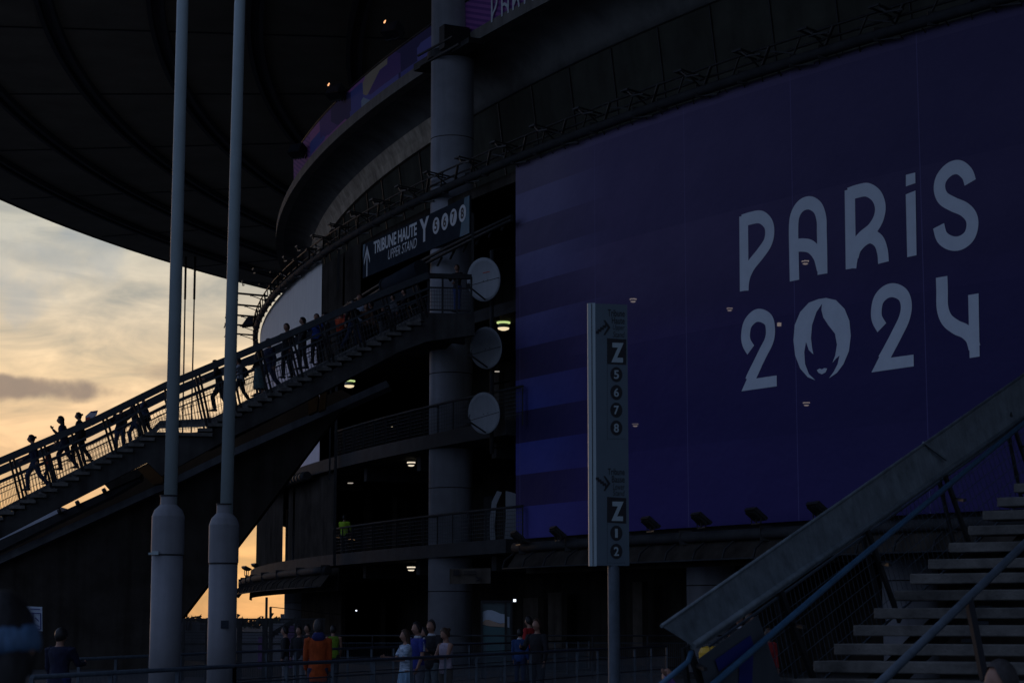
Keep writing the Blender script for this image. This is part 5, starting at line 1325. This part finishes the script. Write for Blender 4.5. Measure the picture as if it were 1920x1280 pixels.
# forecourt people
def ground_person(x, yh, D, face, label, top, bottom, z=0, **kw):
    hd = at(x, yh, D); kw.setdefault('voxel', .014)
    return make_person((hd.x, D, z), hd.z-z+.0, face, label, top, bottom, group=GG, **kw)
back = R(180)
ground_person(597, 1161, 33.5, back+R(-12), 'person seen from behind in an orange jacket with a navy hood', C((.33,.055,.01)), C((.02,.025,.05)), hair='greyhair', hood=C((.02,.025,.10)), arms=((.05,.15),(.2,.3)), wide=.95, coat=.12, spread=(.08,.08))
sm = C((.18,.34,.50))
ground_person(761, 1180, 36, R(70), 'woman with long dark hair in a blue and white striped dress', mat('tie_dye', (.07,.19,.34), .9, .7, 7, .2, 30, tint=(.32,.38,.44), stretch=(.6,.6,3)), mat('striped_skirt', (.12,.24,.38), .9, .5, 9, .2, 30, tint=(.22,.36,.48), stretch=(3,3,.2)), hair='hairb', longhair=True, sleeves='short', skirt=.35, arms=((.5,1.2),(.4,1.2)))
ground_person(783, 1166, 36.8, R(55), 'bearded man in a blue football shirt with white collar and shoulder stripes', C((.02,.03,.17)), C((.10,.10,.12)), hair='hair', sleeves='short', collar=wht, stripe=wht, wide=1.0, arms=((.1,.2),(.1,.3)))
ground_person(809, 1162, 38, R(28), 'man with glasses in a dark jacket over a pale shirt', blk, C((.09,.11,.12)), hair='greyhair', collar=wht, arms=((.3,1.5),(.3,1.4)))
ground_person(836, 1177, 37, R(55), 'woman in a white tank top looking down, hair tied back', C((.34,.29,.34)), C((.08,.06,.04)), hair='hairb', longhair='bun', tilt=.35, sleeves='none', arms=((.4,1.1),(.4,1.2)))
ground_person(797, 1176, 39, R(60), 'person mostly hidden between the blue shirt and the man with glasses', nvy, blk)
ground_person(1007, 1160, 41.5, R(35), 'man in a black sweatshirt holding a phone, standing alone', C((.014,.014,.016)), blk, hair='hairb', wide=1.02, arms=((.35,1.35),(.1,.2)), spread=(.25,.2))
ground_person(975, 1178, 50, back+R(20), 'child with dark hair in a blue jacket behind the railing', C((.015,.04,.12)), C((.012,.02,.05)), hair='hair', collar=wht)
ground_person(992, 1155, 55, R(120), 'person in a red top behind the man in black', C((.32,.02,.02)), blk, hair='hair')
ground_person(625, 1172, 52, back, 'steward in a yellow green hi-vis vest standing on the forecourt', C((.12,.20,.015)), blk, sleeves='none', arms=((.2,.5),(.2,.5)))
for x, y, D, lb in [(535,1174,50,'dark figure beside the pale tent'), (577,1170,54,'dark figure left of the person in orange'), (561,1174,52,'figure in dark clothes with a faint hi-vis edge')]:
    ground_person(x, y, D, R(x % 90), lb, blk, gry, voxel=.022)
ground_person(114, 1177, 30, back+R(25), 'man in navy seen from behind at the lower left', C((.010,.012,.03)), C((.012,.02,.07)), hair='hair', arms=((.5,1.1),(.1,.2)), wide=1.15, coat=.08)
ground_person(1386, 1146, 38, R(20), 'man in dark jacket and white collar glimpsed under the wide handrail', blk, blk, hair='hair', collar=wht, arms=((.5,1.5),(.5,1.4)))
ground_person(1405, 1150, 39, R(-50), 'woman glimpsed just right of the man with white collar under the handrail', gry, blk, hair='hairb')
ground_person(1440, 1178, 40, R(-40), 'person in red glimpsed through the handrail mesh', C((.32,.03,.03)), jean, hair='hairb')
ground_person(1252, 1252, 20, R(30), 'person in a violet top cut off by the bottom edge near the blue rail', C((.22,.10,.34)), blk, hair=None, arms=((.2,.5),(1.9,.3)))
hd = at(1880, 1241, 11.5); make_person((hd.x, 11.5, hd.z-1.72), 1.72, R(75), 'man with cropped hair and yellow collar at the lower right corner', C((.03,.03,.03)), blk, hair='greyhair', group=GG, voxel=.009, collar=C((.5,.42,.02)))
t, z = cyl(644, 1056, 123.0); make_person(pol(cyl(645, 1056, 123.3)[0], 123.3, 4.7), 1.78, back+R(20), 'steward in a bright hi-vis jacket on the lower balcony, seen from behind', M['hiv'], blk, hair='hair', wide=1.1, arms=((.3,.8),(.3,.8)))
# nearest onlooker, out of focus corner
hd = at(-2, 1122, 4.6); fg = make_person((hd.x, 4.6, 0), hd.z, back+R(8), 'large dark head with a shiny blue sheen on the hair at the bottom left corner', C((.012,.012,.016)), blk, hair='hair', voxel=.006, wide=1.0, longhair=True)
bm = BM(); hc = Vector((0,-.02,1.63)); tm = Matrix.Rotation(R(9), 3, 'Y')
loft(bm, [(hc+tm@Vector((0,0,zz)), rx, rx*1.24, (tm@Vector((1,0,0)), Vector((0,1,0)))) for zz, rx in ((.062,.078),(.058,.082),(.045,.0885),(.028,.0925),(.01,.0935),(-.005,.0915),(-.012,.088),(-.016,.082))], 48)
obj('hair_sheen_ring', bm, mat('painted_sheen', (.07,.14,.24), .35, .5, 20, .4, 50, stretch=(4,4,.4)), fg, smooth=True, world=False)  # blue sheen of the hair, given as a coloured ring round the head
